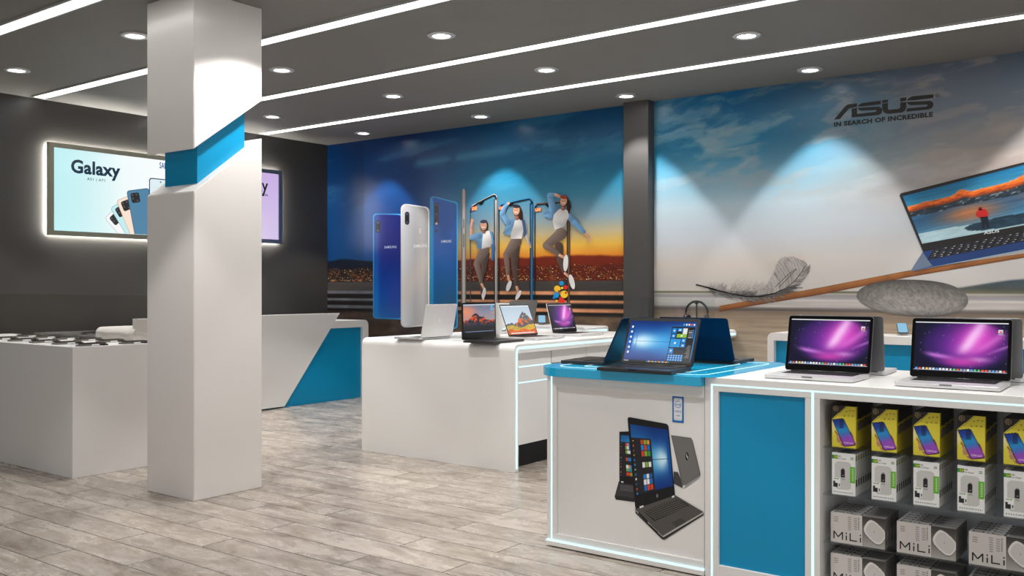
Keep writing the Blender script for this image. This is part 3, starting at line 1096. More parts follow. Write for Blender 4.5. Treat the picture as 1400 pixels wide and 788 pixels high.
for k in range(160):                      # dense dark barbs along the middle of the shaft
    t = rnd.uniform(.3, .72)
    S = quill(t)
    L_ = rnd.uniform(8, 22)
    a_ = math.radians(rnd.uniform(-6, 16))
    g_ = rnd.choice([120, 104, 92, 82])
    barb(S, (S[0] + L_ * math.cos(a_), S[1] - L_ * math.sin(a_)), 0, .6, (g_, g_ - 3, g_ - 4), 6.7 + (k % 30) * .01)
f = wpx(7.2)
strip_px(P, f, [quill(i / 30) for i in range(31)], 1.0, (74, 70, 70))
strip_px(P, f, [quill(i / 30) for i in range(21)], 1.5, (58, 54, 54))
strip_px(P, f, [(952, 389.5), (966, 393), (980, 397)], 2.0, (48, 46, 46))
for dx in (-9, -14):
    strip_px(P, f, [(1092 + dx * .3, 368), (1089 + dx, 378), (1074 + dx, 393)], .9, (86, 82, 80))
P.obj('printed_feather', M['print'], mural_b)

# laptop of the mural
P = Paint()
def ext(a, b, x): return a[1] + (b[1] - a[1]) * (x - a[0]) / (b[0] - a[0])
xe = 1555
TL, BLh = (1230.5, 267), (1262.5, 346)
TRy = ext((1230.5, 266), (1400, 222.5), xe)
f = wpx(8)
P.poly([f(*p) for p in [(1230.2, 268), (1231.5, 265), (1234, 264), (xe, TRy), (xe + 14, ext((1262, 346), (1400, 317.5), xe + 14)), (1263, 346)]], (38, 36, 36))
P.poly([wpx(7.5)(*p) for p in [(1229.4, 268), (1230.6, 264.2), (1234, 263), (1240, 261.6), (1234, 266), (1264, 346), (1261.6, 346)]], (150, 156, 164))


def bil(a, b):
    A, Bq, Cq, D = (1234.5, 268.6), (xe - 6, TRy + 4), (xe + 6, ext((1261, 333.5), (1400, 308), xe + 6)), (1261, 333.5)
    return ((A[0] * (1 - a) + Bq[0] * a) * b + (D[0] * (1 - a) + Cq[0] * a) * (1 - b), (A[1] * (1 - a) + Bq[1] * a) * b + (D[1] * (1 - a) + Cq[1] * a) * (1 - b))


def lake(u, v):
    C = ramp(v, [(.0, (140, 196, 214)), (.2, (80, 140, 176)), (.45, (34, 88, 132)), (.62, (60, 110, 150)), (.72, (70, 150, 184)), (1, (24, 110, 156))])
    C = mixc(C, (196, 120, 70), np.exp(-((u - .25) / .14) ** 2 - ((v - .4) / .16) ** 2) * .9)
    C = mixc(C, (210, 90, 40), np.exp(-((u - .62) / .12) ** 2 - ((v - .5) / .12) ** 2) * .8)
    C = C * (.82 + .36 * fbm(u * 8, v * 60, 71))[:, None]
    ridge = .76 + .05 * fbm(u * 9, u * 0, 72) + .13 * np.exp(-((u - .24) / .03) ** 2) * .6 + .16 * np.exp(-((u - .62) / .1) ** 2)
    base = .52 + .06 * fbm(u * 7, u * 0 + 3, 73)
    m = (v < ridge) & (v > base)
    tt = (v - base) / (ridge - base)
    rk = ramp(tt, [(0, (40, 52, 62)), (.42, (44, 56, 68)), (.5, (120, 60, 34)), (.7, (226, 96, 34)), (1, (240, 130, 50))])
    rk = rk * (.55 + .9 * fbm(u * 40, v * 46, 74))[:, None]
    rk = mixc(rk, (170, 184, 192), sstep(.62, .75, fbm(u * 30, v * 40, 75)) * (tt < .45) * .8)
    C = np.where(m[:, None], rk, C)
    shore = v < .16 + .05 * np.sin(u * 7 + 1)
    C = np.where(shore[:, None], np.array([176, 206, 216.]) * (.9 + .2 * fbm(u * 20, v * 20, 76))[:, None], C)
    rock = (((u - .4) / .2) ** 2 + ((v - .12) / .1) ** 2) < 1 + .5 * (fbm(u * 25, v * 25, 77) - .5)
    C = np.where(rock[:, None], np.array([36, 62, 80.]) * (.6 + .8 * fbm(u * 40, v * 40, 78))[:, None], C)
    return C


nu, nv = 150, 70
uu, vv = np.meshgrid(np.linspace(0, 1, nu + 1), np.linspace(0, 1, nv + 1))
uu, vv = uu.ravel(), vv.ravel()
f = wpx(8.8)
i = (np.arange(nu)[None, :] + (nu + 1) * np.arange(nv)[:, None]).ravel()
P.add([f(*bil(a, b)) for a, b in zip(uu, vv)], np.stack([i, i + 1, i + nu + 2, i + nu + 1], 1).tolist(), lake(uu, vv))
# hiker in a red jacket on the rock
f = wpx(9.6); c0 = (1220, 210); s0 = 4.633
hk = lambda pts, col: P.poly([f(x / s0 + c0[0], y / s0 + c0[1]) for x, y in pts], col)
hk([(556, 404), (606, 398), (612, 440), (618, 470), (600, 476), (588, 440), (588, 478), (572, 474), (566, 440)], (26, 34, 48))
hk([(540, 362), (560, 350), (590, 352), (612, 380), (606, 398), (556, 410), (538, 402), (528, 388)], (196, 40, 38))
hk([(546, 344), (556, 338), (568, 342), (570, 356), (556, 362), (544, 356)], (150, 30, 34))
# brand under the screen
Xa, Za = W(580 / s0 + c0[0], 514 / s0 + c0[1]); Xb, Zb = W(678 / s0 + c0[0], 484 / s0 + c0[1])
v, tr = text_geo('ASUS', Xb - Xa, .022, .02)
P.add([(Xa + p[0], YM - .0006 * 9.6, Za + p[1] + p[0] * (Zb - Za - .018) / (Xb - Xa)) for p in v], tr, (224, 226, 230))
# deck with keyboard
f = wpx(8.4)
kb = lambda x: ext((1262, 345), (1400, 317), x)
P.poly([f(1262, 344.5), f(xe + 14, kb(xe + 14)), f(xe + 20, ext((1245, 371), (1400, 341.5), xe + 20)), f(1250, 370.5), f(1244.8, 371.2)], (38, 66, 122))
f = wpx(8.8)
P.poly([f(1244.8, 371.2), f(1262, 345.5), f(1272, 360), f(1275, 363.5)], (112, 128, 152))
P.poly([f(1244.8, 371.2), f(1250, 370), f(xe + 20, ext((1250, 370), (1400, 341.2), xe + 20)), f(xe + 20, ext((1250, 371.4), (1400, 342.8), xe + 20))], (150, 190, 230))
A_, B_, C_, D_ = (1276, 341.5), (1540, ext((1276, 341.5), (1400, 316.5), 1540)), (1532, ext((1268, 356), (1400, 330), 1532)), (1268, 356)
P.poly([f(*p) for p in (A_, B_, C_, D_)], (24, 28, 40))
f = wpx(9.2)
for r_ in range(5):
    for c_ in range(24):
        a0, a1 = (c_ + .12) / 24, (c_ + .85) / 24
        b0, b1 = (r_ + .15) / 5, (r_ + .8) / 5
        q = lambda a, b: (A_[0] + (B_[0] - A_[0]) * a + (D_[0] - A_[0]) * b, A_[1] + (B_[1] - A_[1]) * a + (D_[1] - A_[1]) * b)
        P.poly([f(*q(a0, b0)), f(*q(a1, b0)), f(*q(a1, b1)), f(*q(a0, b1))], (58, 58, 64))
        if (r_ * 7 + c_ * 5) % 4 == 0: continue
        a0 += ((r_ * 13 + c_ * 7) % 5) * .002
        P.poly([wpx(9.5)(*q(a0 + .012, b0 + .03)), wpx(9.5)(*q(a0 + .022, b0 + .03)), wpx(9.5)(*q(a0 + .022, b0 + .08)), wpx(9.5)(*q(a0 + .012, b0 + .08))], (210, 206, 200))
P.obj('printed_laptop', M['print'], mural_b)

# brand lettering on the sky
P = Paint()
lg = lambda pts: P.poly([wpx(3)(x / 8.235 + 1130, y / 8.235 + 110) for x, y in pts], (24, 22, 22))
lg([(85, 442), (150, 437), (252, 318), (345, 297), (345, 258), (238, 272), (205, 298)])
lg([(283, 320), (345, 308), (345, 412), (283, 419)])
lg([(352, 297), (365, 275), (400, 255), (612, 228), (612, 268), (420, 292)])
lg([(352, 308), (590, 296), (622, 312), (630, 345), (615, 376), (580, 391), (345, 413), (345, 378), (545, 356), (566, 347), (558, 334), (390, 342), (362, 330)])
lg([(628, 262), (692, 255), (692, 318), (705, 332), (815, 320), (832, 306), (832, 250), (900, 243), (900, 300), (884, 342), (850, 362), (700, 378), (650, 365), (628, 325)])
lg([(628, 224), (692, 216), (692, 248), (628, 256)])
lg([(832, 200), (900, 190), (900, 228), (832, 240)])
lg([(905, 228), (925, 200), (965, 180), (1205, 157), (1205, 198), (990, 224)])
lg([(905, 243), (1165, 231), (1195, 243), (1205, 275), (1190, 310), (1150, 328), (900, 353), (905, 316), (1120, 296), (1140, 285), (1130, 272), (945, 280), (915, 268)])
f = wpx(3)
ring = [[f((1250 + r_ * math.cos(q * PI / 12)) / 8.235 + 1130, (170 + .72 * r_ * math.sin(q * PI / 12)) / 8.235 + 110) for q in range(24)] for r_ in (21, 27)]
P.add(ring[0] + ring[1], [(q, (q + 1) % 24, 24 + (q + 1) % 24, 24 + q) for q in range(24)], (30, 28, 28))
Xa, Za = W(1238 / 8.235 + 1130, 182 / 8.235 + 110); Xb, Zb = W(1262 / 8.235 + 1130, 158 / 8.235 + 110)
P.text(wp(3), 'R', Xa, Za, Xb - Xa, Zb - Za, (30, 28, 28))
Xa, Za = W(84 / 8.235 + 1130, 525 / 8.235 + 110); Xt, Zt = W(84 / 8.235 + 1130, 470 / 8.235 + 110); Xb, Zb = W(1200 / 8.235 + 1130, 410 / 8.235 + 110)
P.text(wp(3), 'IN SEARCH OF INCREDIBLE', Xa, (Za + Zb) / 2, Xb - Xa, (Zt - Za) * .97, (24, 22, 22), .05, 1.08)
P.obj('printed_brand_lettering', M['print'], mural_b)

# ================================================================== LIGHTBOX DISPLAYS on the dark wall
def lightbox(y0, y1, z0, z1, mat_frame, paintf, label, extra):
    t = thing('lightbox_display', label, 'display', (XL, (y0 + y1) / 2, z0))
    t.location = (0, 0, 0)
    xf = -8.62
    bw = .045
    bm = bmesh.new()
    for (a, b_, c, d) in ((y0, y1, z1 - bw, z1), (y0, y1, z0, z0 + bw), (y0, y0 + bw * 1.1, z0 + bw, z1 - bw), (y1 - bw * 1.1, y1, z0 + bw, z1 - bw)):
        box(bm, xf - .045, xf, a, b_, c, d, .002)
    mesh_obj('frame', bm, mat_frame, t)
    bm = bmesh.new(); box(bm, xf - .045, xf - .02, y0 + .01, y1 - .01, z0 + .01, z1 - .01)
    mesh_obj('back_panel', bm, M['black'], t)
    bm = bmesh.new()
    i_ = .014
    for (a, b_, c, d) in ((y0 + i_, y1 - i_, z1 - i_ - .012, z1 - i_), (y0 + i_, y1 - i_, z0 + i_, z0 + i_ + .012), (y0 + i_, y0 + i_ + .012, z0 + i_, z1 - i_), (y1 - i_ - .012, y1 - i_, z0 + i_, z1 - i_)):
        box(bm, XL + .002, xf - .045, a, b_, c, d)
    mesh_obj('halo_light', bm, M['halo'], t)
    P = Paint()
    P.grid((xf - .012, y0 + bw * .9, z0 + bw * .9), (0, y1 - y0 - 1.8 * bw, 0), (0, 0, z1 - z0 - 1.8 * bw), 60, 40, paintf)
    g = lambda l: (lambda y, z: (xf - .011 + .0005 * l, y, z))
    extra(P, g)
    P.obj('screen', M['lightbox'], t)
    return t


def clip_z(pts, z):
    out = []
    for a, b in zip(pts, pts[1:] + pts[:1]):
        if a[1] >= z: out.append(a)
        if (a[1] >= z) != (b[1] >= z):
            k = (z - a[1]) / (b[1] - a[1]); out.append((a[0] + (b[0] - a[0]) * k, z))
    return out


def bg1(u, v):
    C = ramp(u, [(0, (190, 240, 243)), (.25, (206, 241, 244)), (.55, (240, 250, 250)), (1, (252, 253, 253))])
    return C


def extra1(P, g):
    Xc = -8.631
    def q(px, py): return on_x(px, py, Xc)
    y0, z0 = q(97, 236.5); y1, z1 = q(164.5, 216)
    v, tr = text_geo('Galaxy', y1 - y0, None, .034, 1.04)
    P.add([g(1)(y0 + p[0], q(97, 239)[1] - .02 + p[1]) for p in v], tr, (16, 46, 68))
    y0, z0 = q(119, 247.5); y1, _ = q(143.5, 245)
    P.text(g(1), 'A51 | A71', y0, z0, y1 - y0, .033, (24, 50, 70), .01, 1.1)
    y0, z0 = q(218, 229.5)
    P.text(g(1), 'SAMSUNG', y0, z0 - .005, .222, .062, (22, 66, 150), .02, 1.05)
    # fan of phones
    piv = q(204, 345)
    for k, (ang, c, ln) in enumerate(((44, (246, 247, 248), .56), (33, (196, 236, 240), .58), (24, (250, 226, 208), .6), (11.5, (84, 132, 164), .64))):
        a = math.radians(90 + ang)
        d = Vector((math.cos(a), math.sin(a))); n = Vector((d.y, -d.x))
        pv = Vector(piv)
        w_ = .125
        def R(s_, t_, pv=pv, d=d, n=n): return tuple(pv + d * s_ + n * t_)
        rr = rrect(.04, ln, -w_, w_, .03, 5)
        P.poly([g(2 + k)(*p) for p in clip_z([R(*p) for p in rr], 1.79)], tuple(max(0, x_ - 46) for x_ in c))
        rr = rrect(.046, ln - .006, -w_ + .006, w_ - .006, .026, 5)
        P.poly([g(2.3 + k)(*p) for p in clip_z([R(*p) for p in rr], 1.79)], c)
        rr = rrect(ln - .13, ln - .03, -w_ + .035, -w_ + .13, .02, 5)
        P.poly([g(2.6 + k)(*R(*p)) for p in rr], (44, 42, 44))
        for (a_, b_) in ((.05, .055), (.05, .1), (.085, .055), (.11, .1)):
            P.poly([g(2.8 + k)(*R(ln - a_ + .011 * math.cos(h_ * PI / 4), -w_ + b_ + .011 * math.sin(h_ * PI / 4))) for h_ in range(8)], (84, 80, 82))
    ya, za = q(203.5, 243); yb = ya + .27
    P.poly([g(7)(*p) for p in rrect(ya, yb, 1.82, za, .03, 5)], (52, 60, 70))
    P.poly([g(7.4)(*p) for p in rrect(ya + .01, yb - .01, 1.83, za - .01, .024, 5)], (222, 238, 244))
    P.poly([g(7.8)(ya + .13 + .008 * math.cos(h_ * PI / 4), za - .035 + .008 * math.sin(h_ * PI / 4)) for h_ in range(8)], (40, 50, 60))
    P.poly([g(7.8)(*p) for p in [(ya + .01, 2.15), (ya + .06, 2.22), (ya + .1, 2.13), (ya + .16, 2.2), (ya + .2, 2.05), (ya + .01, 2.0)]], (170, 206, 222))


def bg2(u, v):
    return mixc(ramp(v, [(0, (214, 198, 232)), (1, (200, 176, 226))]), (232, 226, 240), np.exp(-((u - .3) / .3) ** 2) * .5)


def extra2(P, g):
    Xc = -8.631
    def q(px, py): return on_x(px, py, Xc)
    ye, ze = q(366.5, 263)
    P.text(g(1), 'Galaxy', ye - .5, ze - .05, .5, .2, (24, 26, 34), .016)
    P.text(g(1), 'A30 | A50s', ye - .33, q(366.5, 269.5)[1], .33, .036, (34, 36, 46), .01)
    for k in range(3):
        P.poly([g(2 + k)(*p) for p in rrect(5.9 + .16 * k, 6.04 + .16 * k, 1.83, 2.2 + .05 * k, .02, 5)], [(60, 70, 120), (200, 190, 220), (90, 60, 130)][k])


lightbox(4.337, 5.71, 1.742, 2.606, M['frame'], bg1, 'large lit wall display with a fan of phones on a pale cyan screen', extra1)
lightbox(5.775, 7.05, 1.762, 2.606, M['frame_blue'], bg2, 'lit wall display with a lilac screen half hidden by the column', extra2)

# ================================================================== COLUMN
t = thing('column', 'square white column with a slanted cut around a blue neck', 'column', (-5.01, 3.495, 0))
ox, oy = -5.01, 3.495
x0, x1, y0, y1 = -5.254 - ox, -4.77 - ox, 3.25 - oy, 3.74 - oy


def shaft(name, zb0, zb1, zt0, zt1):
    bm = bmesh.new()
    vs = [bm.verts.new(p) for p in ((x0, y0, zb0), (x1, y0, zb0), (x1, y1, zb1), (x0, y1, zb1), (x0, y0, zt0), (x1, y0, zt0), (x1, y1, zt1), (x0, y1, zt1))]
    for f_ in ((0, 1, 2, 3), (4, 5, 6, 7), (0, 1, 5, 4), (1, 2, 6, 5), (2, 3, 7, 6), (3, 0, 4, 7)):
        bm.faces.new([vs[k] for k in f_])
    bmesh.ops.bevel(bm, geom=list(bm.edges), offset=.004, segments=2, affect='EDGES')
    return mesh_obj(name, bm, M['column'], t)


shaft('lower_shaft', 0, 0, 1.816, 2.19)
shaft('upper_shaft', 2.064, 2.424, CEIL, CEIL)
bm = bmesh.new(); box(bm, x0 + .075, x1 - .075, y0 + .075, y1 - .075, 1.7, 2.5, .002)
mesh_obj('neck', bm, M['blue'], t)['label'] = 'blue recessed neck'

# ================================================================== WHITE PLINTH with phones (left)
t = thing('display_plinth', 'plain white box plinth at the left edge carrying rows of phones', 'display table', (-6.9, 3.48, 0))
bm = bmesh.new()
prism(bm, rrect(-1.3, .93, -.32, .32, (.004, .004, .05, .004), 6), 0, .862, 'XY', .003)
mesh_obj('body', bm, M['white'], t)


def demo_phone():
    r = thing('display_phone', 'x', 'phone', (0, 0, 0), 0, 'demo phones on the left plinth')
    bm = bmesh.new(); prism(bm, rrect(-.038, .038, 0, .085, .014, 5), 0, .011, 'XY', .003)
    mesh_obj('holder', bm, M['phone_pad'], r)
    bm = bmesh.new(); prism(bm, rrect(-.037, .037, .02, .185, .012, 5), .011, .02, 'XY', .002)
    b_ = mesh_obj('phone_body', bm, M['phone_body'], r)
    bm = bmesh.new(); prism(bm, rrect(-.033, .033, .026, .179, .009, 5), .02, .0206, 'XY')
    mesh_obj('phone_screen', bm, M['bezel'], b_)
    bm = bmesh.new(); box(bm, -.03, .03, .168, .2, 0, .011, .003)
    mesh_obj('security_sensor', bm, M['black'], r)
    return r


proto = demo_phone()
place_words = ['nearest the front corner', 'second from the front corner', 'third from the front corner', 'fourth from the front corner', 'fifth from the front corner', 'sixth from the front corner']
first = True
for rowi, (yy, xs_) in enumerate(((3.225, [-6.03 - .318 * k for k in range(5)]), (3.53, [-6.03 - .3 * k for k in range(6)]))):
    for k, xx in enumerate(xs_):
        if first: o = proto; first = False
        else:
            o = proto.copy(); link(o)
            for ch in proto.children:
                c = ch.copy(); link(c, o)
                for g_ in ch.children:
                    c2 = g_.copy(); link(c2, c)
        o.location = (xx, yy, .862)
        o['label'] = 'phone on pale holder, %s, %s row of the plinth' % (place_words[k], ('front', 'back')[rowi])

# glass partition behind the plinth
t = thing('glass_partition', 'clear reflective glass screen standing behind the white plinth', 'glass screen', (-7.3, 3.9, 0))
bm = bmesh.new(); box(bm, -1.385, 1.3, -.005, .005, .012, 1.198, .001)
mesh_obj('pane', bm, M['partition'], t)
bm = bmesh.new(); box(bm, -1.385, 1.3, -.02, .02, 0, .03, .002)
mesh_obj('floor_rail', bm, M['silver'], t)

# ================================================================== RECEPTION DESK (far left)
t = thing('reception_desk', 'white reception desk with a slanted white front panel over a blue front', 'desk', (-8.05, 5.92, 0))
ox, oy = -8.05, 5.92
Yd0, Yd1, Xf = 4.66 - oy, 7.58 - oy, -7.755 - ox
r_ = .06
outer = rrect(Yd0, Yd1, 0, .885, (0, 0, r_, r_), 8)
inner = [(Yd1 - .085, 0), (Yd1 - .085, .805), (Yd0 + .085, .805), (Yd0 + .085, 0)]
bm = bmesh.new()
# waterfall shell: top and two ends as one profile
prof = [(Yd0, 0)] + [p for p in outer[2:] ][::-1] if False else None
o_ = [(Yd0, 0), (Yd0, .885 - r_)]
for k in range(1, 9):
    a = math.radians(180 - 90 * k / 8); o_.append((Yd0 + r_ + r_ * math.cos(a), .885 - r_ + r_ * math.sin(a)))
for k in range(0, 9):
    a = math.radians(90 - 90 * k / 8); o_.append((Yd1 - r_ + r_ * math.cos(a), .885 - r_ + r_ * math.sin(a)))
o_ += [(Yd1, 0)] + inner
prism(bm, o_, -.34, Xf, 'YZ', .002)
mesh_obj('waterfall_top', bm, M['white'], t)
bm = bmesh.new(); box(bm, -.33, Xf - .04, Yd0 + .08, Yd1 - .08, .0, .81)
mesh_obj('front_panel', bm, M['blue'], t)['label'] = 'blue recessed front'
bm = bmesh.new()
prism(bm, [(4.69 - oy, .015), (6.36 - oy, .015), (7.13 - oy, .972), (4.69 - oy, .972)], Xf - .02, Xf + .012, 'YZ', .002)
mesh_obj('slanted_panel', bm, M['white'], t)['label'] = 'slanted white panel'
bm = bmesh.new(); box(bm, Xf - .06, Xf - .018, 4.69 - oy, 6.95 - oy, .884, .972, .003)
mesh_obj('raised_ledge', bm, M['white'], t)

# ================================================================== WALL COUNTERS along the murals
def wall_counter(name, label, X0, X1, led=True, window=False):
    Y0, Y1, Zt = 7.36, 7.79, .885
    t = thing(name, label, 'counter', ((X0 + X1) / 2, Y0, 0))
    ox = (X0 + X1) / 2
    a, b_ = X0 - ox, X1 - ox
    r_ = .045
    if window:
        o_ = [(a, 0), (a, Zt - r_)]
        for k in range(1, 9):
            an = math.radians(180 - 90 * k / 8); o_.append((a + r_ + r_ * math.cos(an), Zt - r_ + r_ * math.sin(an)))
        for k in range(0, 9):
            an = math.radians(90 - 90 * k / 8); o_.append((b_ - r_ + r_ * math.cos(an), Zt - r_ + r_ * math.sin(an)))
        o_ += [(b_, 0), (b_ - .055, 0), (b_ - .055, Zt - .063), (a + .055, Zt - .063), (a + .055, 0)]
        bm = bmesh.new(); prism(bm, o_, 0, Y1 - Y0, 'XZ', .002)
        mesh_obj('waterfall_top', bm, M['white'], t)
        bm = bmesh.new(); box(bm, a + .05, b_ - .05, .05, Y1 - Y0, 0, Zt - .06)
        mesh_obj('front_panel', bm, M['blue'], t)['label'] = 'blue recessed front'
    else:
        o_ = rrect(a, b_, Zt - .075, Zt, (0.01, .02, r_ * .8, .03), 6)
        bm = bmesh.new(); prism(bm, o_, 0, Y1 - Y0, 'XZ', .002)
        mesh_obj('countertop', bm, M['white'], t)
        bm = bmesh.new()
        box(bm, a + .02, b_ - .03, -.0015, .002, Zt - .05, Zt - .028)
        box(bm, b_ - .003, b_ + .0015, .03, Y1 - Y0 - .03, Zt - .05, Zt - .028)
        mesh_obj('led_strip', bm, M['led'], t)
        bm = bmesh.new(); box(bm, a + .03, b_ - .07, .04, Y1 - Y0, 0, Zt - .074)
        mesh_obj('cabinet', bm, M['blue'], t)['label'] = 'blue cabinet below'
    return t


wall_counter('wall_counter', 'low white counter with a glowing edge behind the middle laptop table', -5.98, -4.68)
wall_counter('wall_counter', 'white counter end under the headphone stand beside the dark pillar', -4.16, -3.37)
wall_counter('wall_counter', 'white framed counter with a blue front behind the silver laptops', -2.92, -.35, window=True)

# small tilted phones on stands
def tilted_phone(x, y, z, rz, label):
    t = thing('phone_on_stand', label, 'phone', (x, y, z), rz)
    bm = bmesh.new(); prism(bm, rrect(-.04, .04, -.035, .035, .01, 4), 0, .006, 'XY', .002)
    tube(bm, [(0, .01, .004), (0, .02, .03), (0, .012, .048)], .006, 8)
    mesh_obj('stand', bm, M['silver'], t)
    bm = bmesh.new(); prism(bm, rrect(-.038, .038, -.08, .08, .012, 5), 0, .008, 'XY', .002)
    b_ = mesh_obj('phone_body', bm, M['black'], t)
    b_.location = (0, 0, .05); b_.rotation_euler = (math.radians(26), 0, 0)
    bm = bmesh.new(); prism(bm, rrect(-.034, .034, -.075, .075, .009, 5), .008, .0088, 'XY')
    s_ = mesh_obj('phone_screen', bm, M['cyan_screen'], b_)


tilted_phone(-5.34, 7.6, .885, .62, 'small phone with a lit screen tilted on a stand behind the grey laptop lid')
tilted_phone(-1.93, 7.6, .885, .35, 'small phone with a lit screen tilted on the blue fronted counter behind the right laptop')

# headphones
t = thing('headphone_stand', 'thin dark headphone stand on the wall counter by the pillar', 'stand', (-3.655, 7.58, .885))
bm = bmesh.new(); lathe(bm, [(.075, 0), (.075, .008), (.07, .011)], 28)
mesh_obj('base_plate', bm, M['black'], t, True)
bm = bmesh.new(); tube(bm, [(0, 0, .01), (0, 0, .23)], .006, 10); tube(bm, [(0, -.03, .236), (0, -.01, .228), (0, .01, .228), (0, .03, .236)], .008, 8)
mesh_obj('pole', bm, M['black'], t, True)
t = thing('headphones', 'black over-ear headphones hanging on the stand by the pillar', 'headphones', (-3.655, 7.58, .885))
bm = bmesh.new()
pts = [(.105 * math.cos(a), 0, .142 + .105 * math.sin(a)) for a in np.linspace(-.25, PI + .25, 26)]
tube(bm, pts, [.007 + .004 * math.sin(PI * i / 25) for i in range(26)], 10)
hb = mesh_obj('headband', bm, M['black'], t, True)
for sx in (-1, 1):
    bm = bmesh.new()
    lathe(bm, [(.02, -.022), (.034, -.02), (.038, -.008), (.038, .006), (.03, .02), (.016, .022)], 24, 'X', (0, 0, 0))
    c = mesh_obj('ear_cup', bm, M['black'], t, True)
    c.location = (sx * .092, 0, .095); c.rotation_euler = (0, sx * .15, .5 * sx)
# acrylic guard
t = thing('acrylic_panel', 'small clear acrylic panel standing on the wall counter beside the pillar', 'glass panel', (-3.78, 7.44, .885))
bm = bmesh.new(); box(bm, -.36, .36, -.004, .004, .004, .275, .001)
mesh_obj('pane', bm, M['glass'], t)
bm = bmesh.new(); box(bm, -.3, -.22, -.02, .02, 0, .012, .002); box(bm, .22, .3, -.02, .02, 0, .012, .002)
mesh_obj('foot', bm, M['silver'], t)

# ================================================================== MIDDLE LAPTOP TABLE
t = thing('laptop_table', 'long white table with a rounded end and a glowing cyan edge line', 'display table', (-4.5, 5.06, 0))
ox, oy = -4.5, 5.06
xa, xb = -5.25 - ox, -3.783 - ox
Yend = 7.15 - oy
Zt, r_ = .868, .05
o_ = [(0, 0), (0, Zt - r_)]
for k in range(1, 9):
    an = math.radians(180 - 90 * k / 8); o_.append((r_ + r_ * math.cos(an), Zt - r_ + r_ * math.sin(an)))
for k in range(0, 9):
    an = math.radians(90 - 90 * k / 8); o_.append((Yend - r_ + r_ * math.cos(an), Zt - r_ + r_ * math.sin(an)))
o_ += [(Yend, 0), (Yend - .05, 0), (Yend - .05, Zt - .065), (.05, Zt - .065), (.05, 0)]
bm = bmesh.new(); prism(bm, o_, xa, xb, 'YZ', .003)
mesh_obj('waterfall_top', bm, M['white_gloss'], t)
# led line that follows the rounded edge
bm = bmesh.new()
c0, hw = .0245, .0095
path = [(c0, .02), (c0, Zt - .028 - .035)]
for k in range(1, 7):
    an = math.radians(180 - 90 * k / 6); path.append((c0 + .035 + .035 * math.cos(an), Zt - .028 - .035 + .035 * math.sin(an)))
path.append((Yend - .06, Zt - .028))
for (p, q) in zip(path, path[1:]):
    d = Vector((q[0] - p[0], q[1] - p[1])).normalized(); n = Vector((-d.y, d.x)) * hw
    vs = [bm.verts.new((xb + .0015, a_[0], a_[1])) for a_ in ((p[0] - n.x, p[1] - n.y), (q[0] - n.x, q[1] - n.y), (q[0] + n.x, q[1] + n.y), (p[0] + n.x, p[1] + n.y))]
    bm.faces.new(vs)
mesh_obj('led_strip', bm, M['led'], t)
# drawer units under the top
xc = xb - .03
bm = bmesh.new()
box(bm, xa + .05, xc - .02, .055, Yend - .055, .168, Zt - .066)
mesh_obj('cabinet', bm, M['white'], t)
bm = bmesh.new(); box(bm, xa + .1, xc - .08, .06, Yend - .06, 0, .168)
mesh_obj('toe_kick', bm, M['dark_gap'], t)
for ua, ub in ((.056, .478), (.492, .95), (.956, 1.42), (1.426, Yend - .056)):
    for (za, zb) in ((.17, .594), (.602, .703), (.711, .8)):
        bm = bmesh.new(); box(bm, xc - .022, xc, ua, ub, za, zb, .002)
        mesh_obj('drawer_front', bm, M['white'], t)
bm = bmesh.new()
for z_ in (.598, .707):
    box(bm, xc - .004, xc + .0015, .056, .478, z_ - .0045, z_ + .0045)
mesh_obj('led_strip', bm, M['led'], t)

# ================================================================== BLUE-TOPPED COUNTER
t = thing('blue_top_counter', 'white counter with a rounded bright blue top and laptop stickers on its front', 'counter', (-2.18, 4.15, 0))
ox, oy = -2.18, 4.15
xa, xb, ya, yb = -2.59 - ox, -1.762 - ox, 3.73 - oy, 4.58 - oy
bm = bmesh.new()
box(bm, xa, xb, ya + .012, yb, .012, .826, .002)                      # carcass
# front frame around the recessed panel
box(bm, xa, xa + .056, ya, ya + .014, .035, .826, .0015)
box(bm, xb - .002, xb, ya, ya + .014, .035, .826)
box(bm, xa + .056, xb - .002, ya, ya + .014, .772, .826, .0015)
box(bm, xa + .056, xb - .002, ya, ya + .014, .035, .066, .0015)
mesh_obj('carcass', bm, M['white'], t)
bm = bmesh.new(); box(bm, xa - .002, xb, ya - .012, yb + .002, .006, .028, .002)
mesh_obj('plinth', bm, M['white'], t)
bm = bmesh.new(); box(bm, xa + .02, xb - .02, ya + .02, yb - .02, 0, .012)
mesh_obj('toe_kick', bm, M['dark_gap'], t)
bm = bmesh.new()
box(bm, xa + .023, xa + .031, ya - .0015, ya + .002, .034, .826)
box(bm, xa + .002, xb, ya - .011, ya + .001, .0285, .035)
mesh_obj('led_strip', bm, M['led'], t)
bm = bmesh.new()
top_o = rrect(-2.665 - ox, -1.70 - ox, 3.69 - oy, 4.65 - oy, (.17, .075, .13, .17), 12)
xe_ = -1.7615 - ox
prism(bm, [p for p in rrect(-2.665 - ox, xe_, 3.69 - oy, 4.65 - oy, (.17, 0, 0, .17), 12)], .8265, .8685, 'XY', .0015)
lip = [(xe_ - .002, 3.6935 - oy)] + [p for p in top_o if p[0] > xe_] + [(xe_ - .002, 4.6495 - oy)]
prism(bm, lip, .8658, .8685, 'XY')
mesh_obj('countertop', bm, M['blue_gloss'], t)['label'] = 'rounded bright blue top'
bm = bmesh.new()
ring_strip(bm, rrect(-2.665 - ox + .085, -1.70 - ox - .085, 3.69 - oy + .075, 4.65 - oy - .085, (.1, .06, .06, .1), 8), .007, .8685, .0008)
ring_strip(bm, rrect(-2.665 - ox + .2, -1.70 - ox - .2, 3.69 - oy + .165, 4.65 - oy - .2, (.03, .03, .03, .03), 5), .007, .8685, .0008)
mesh_obj('led_line', bm, M['led'], t)
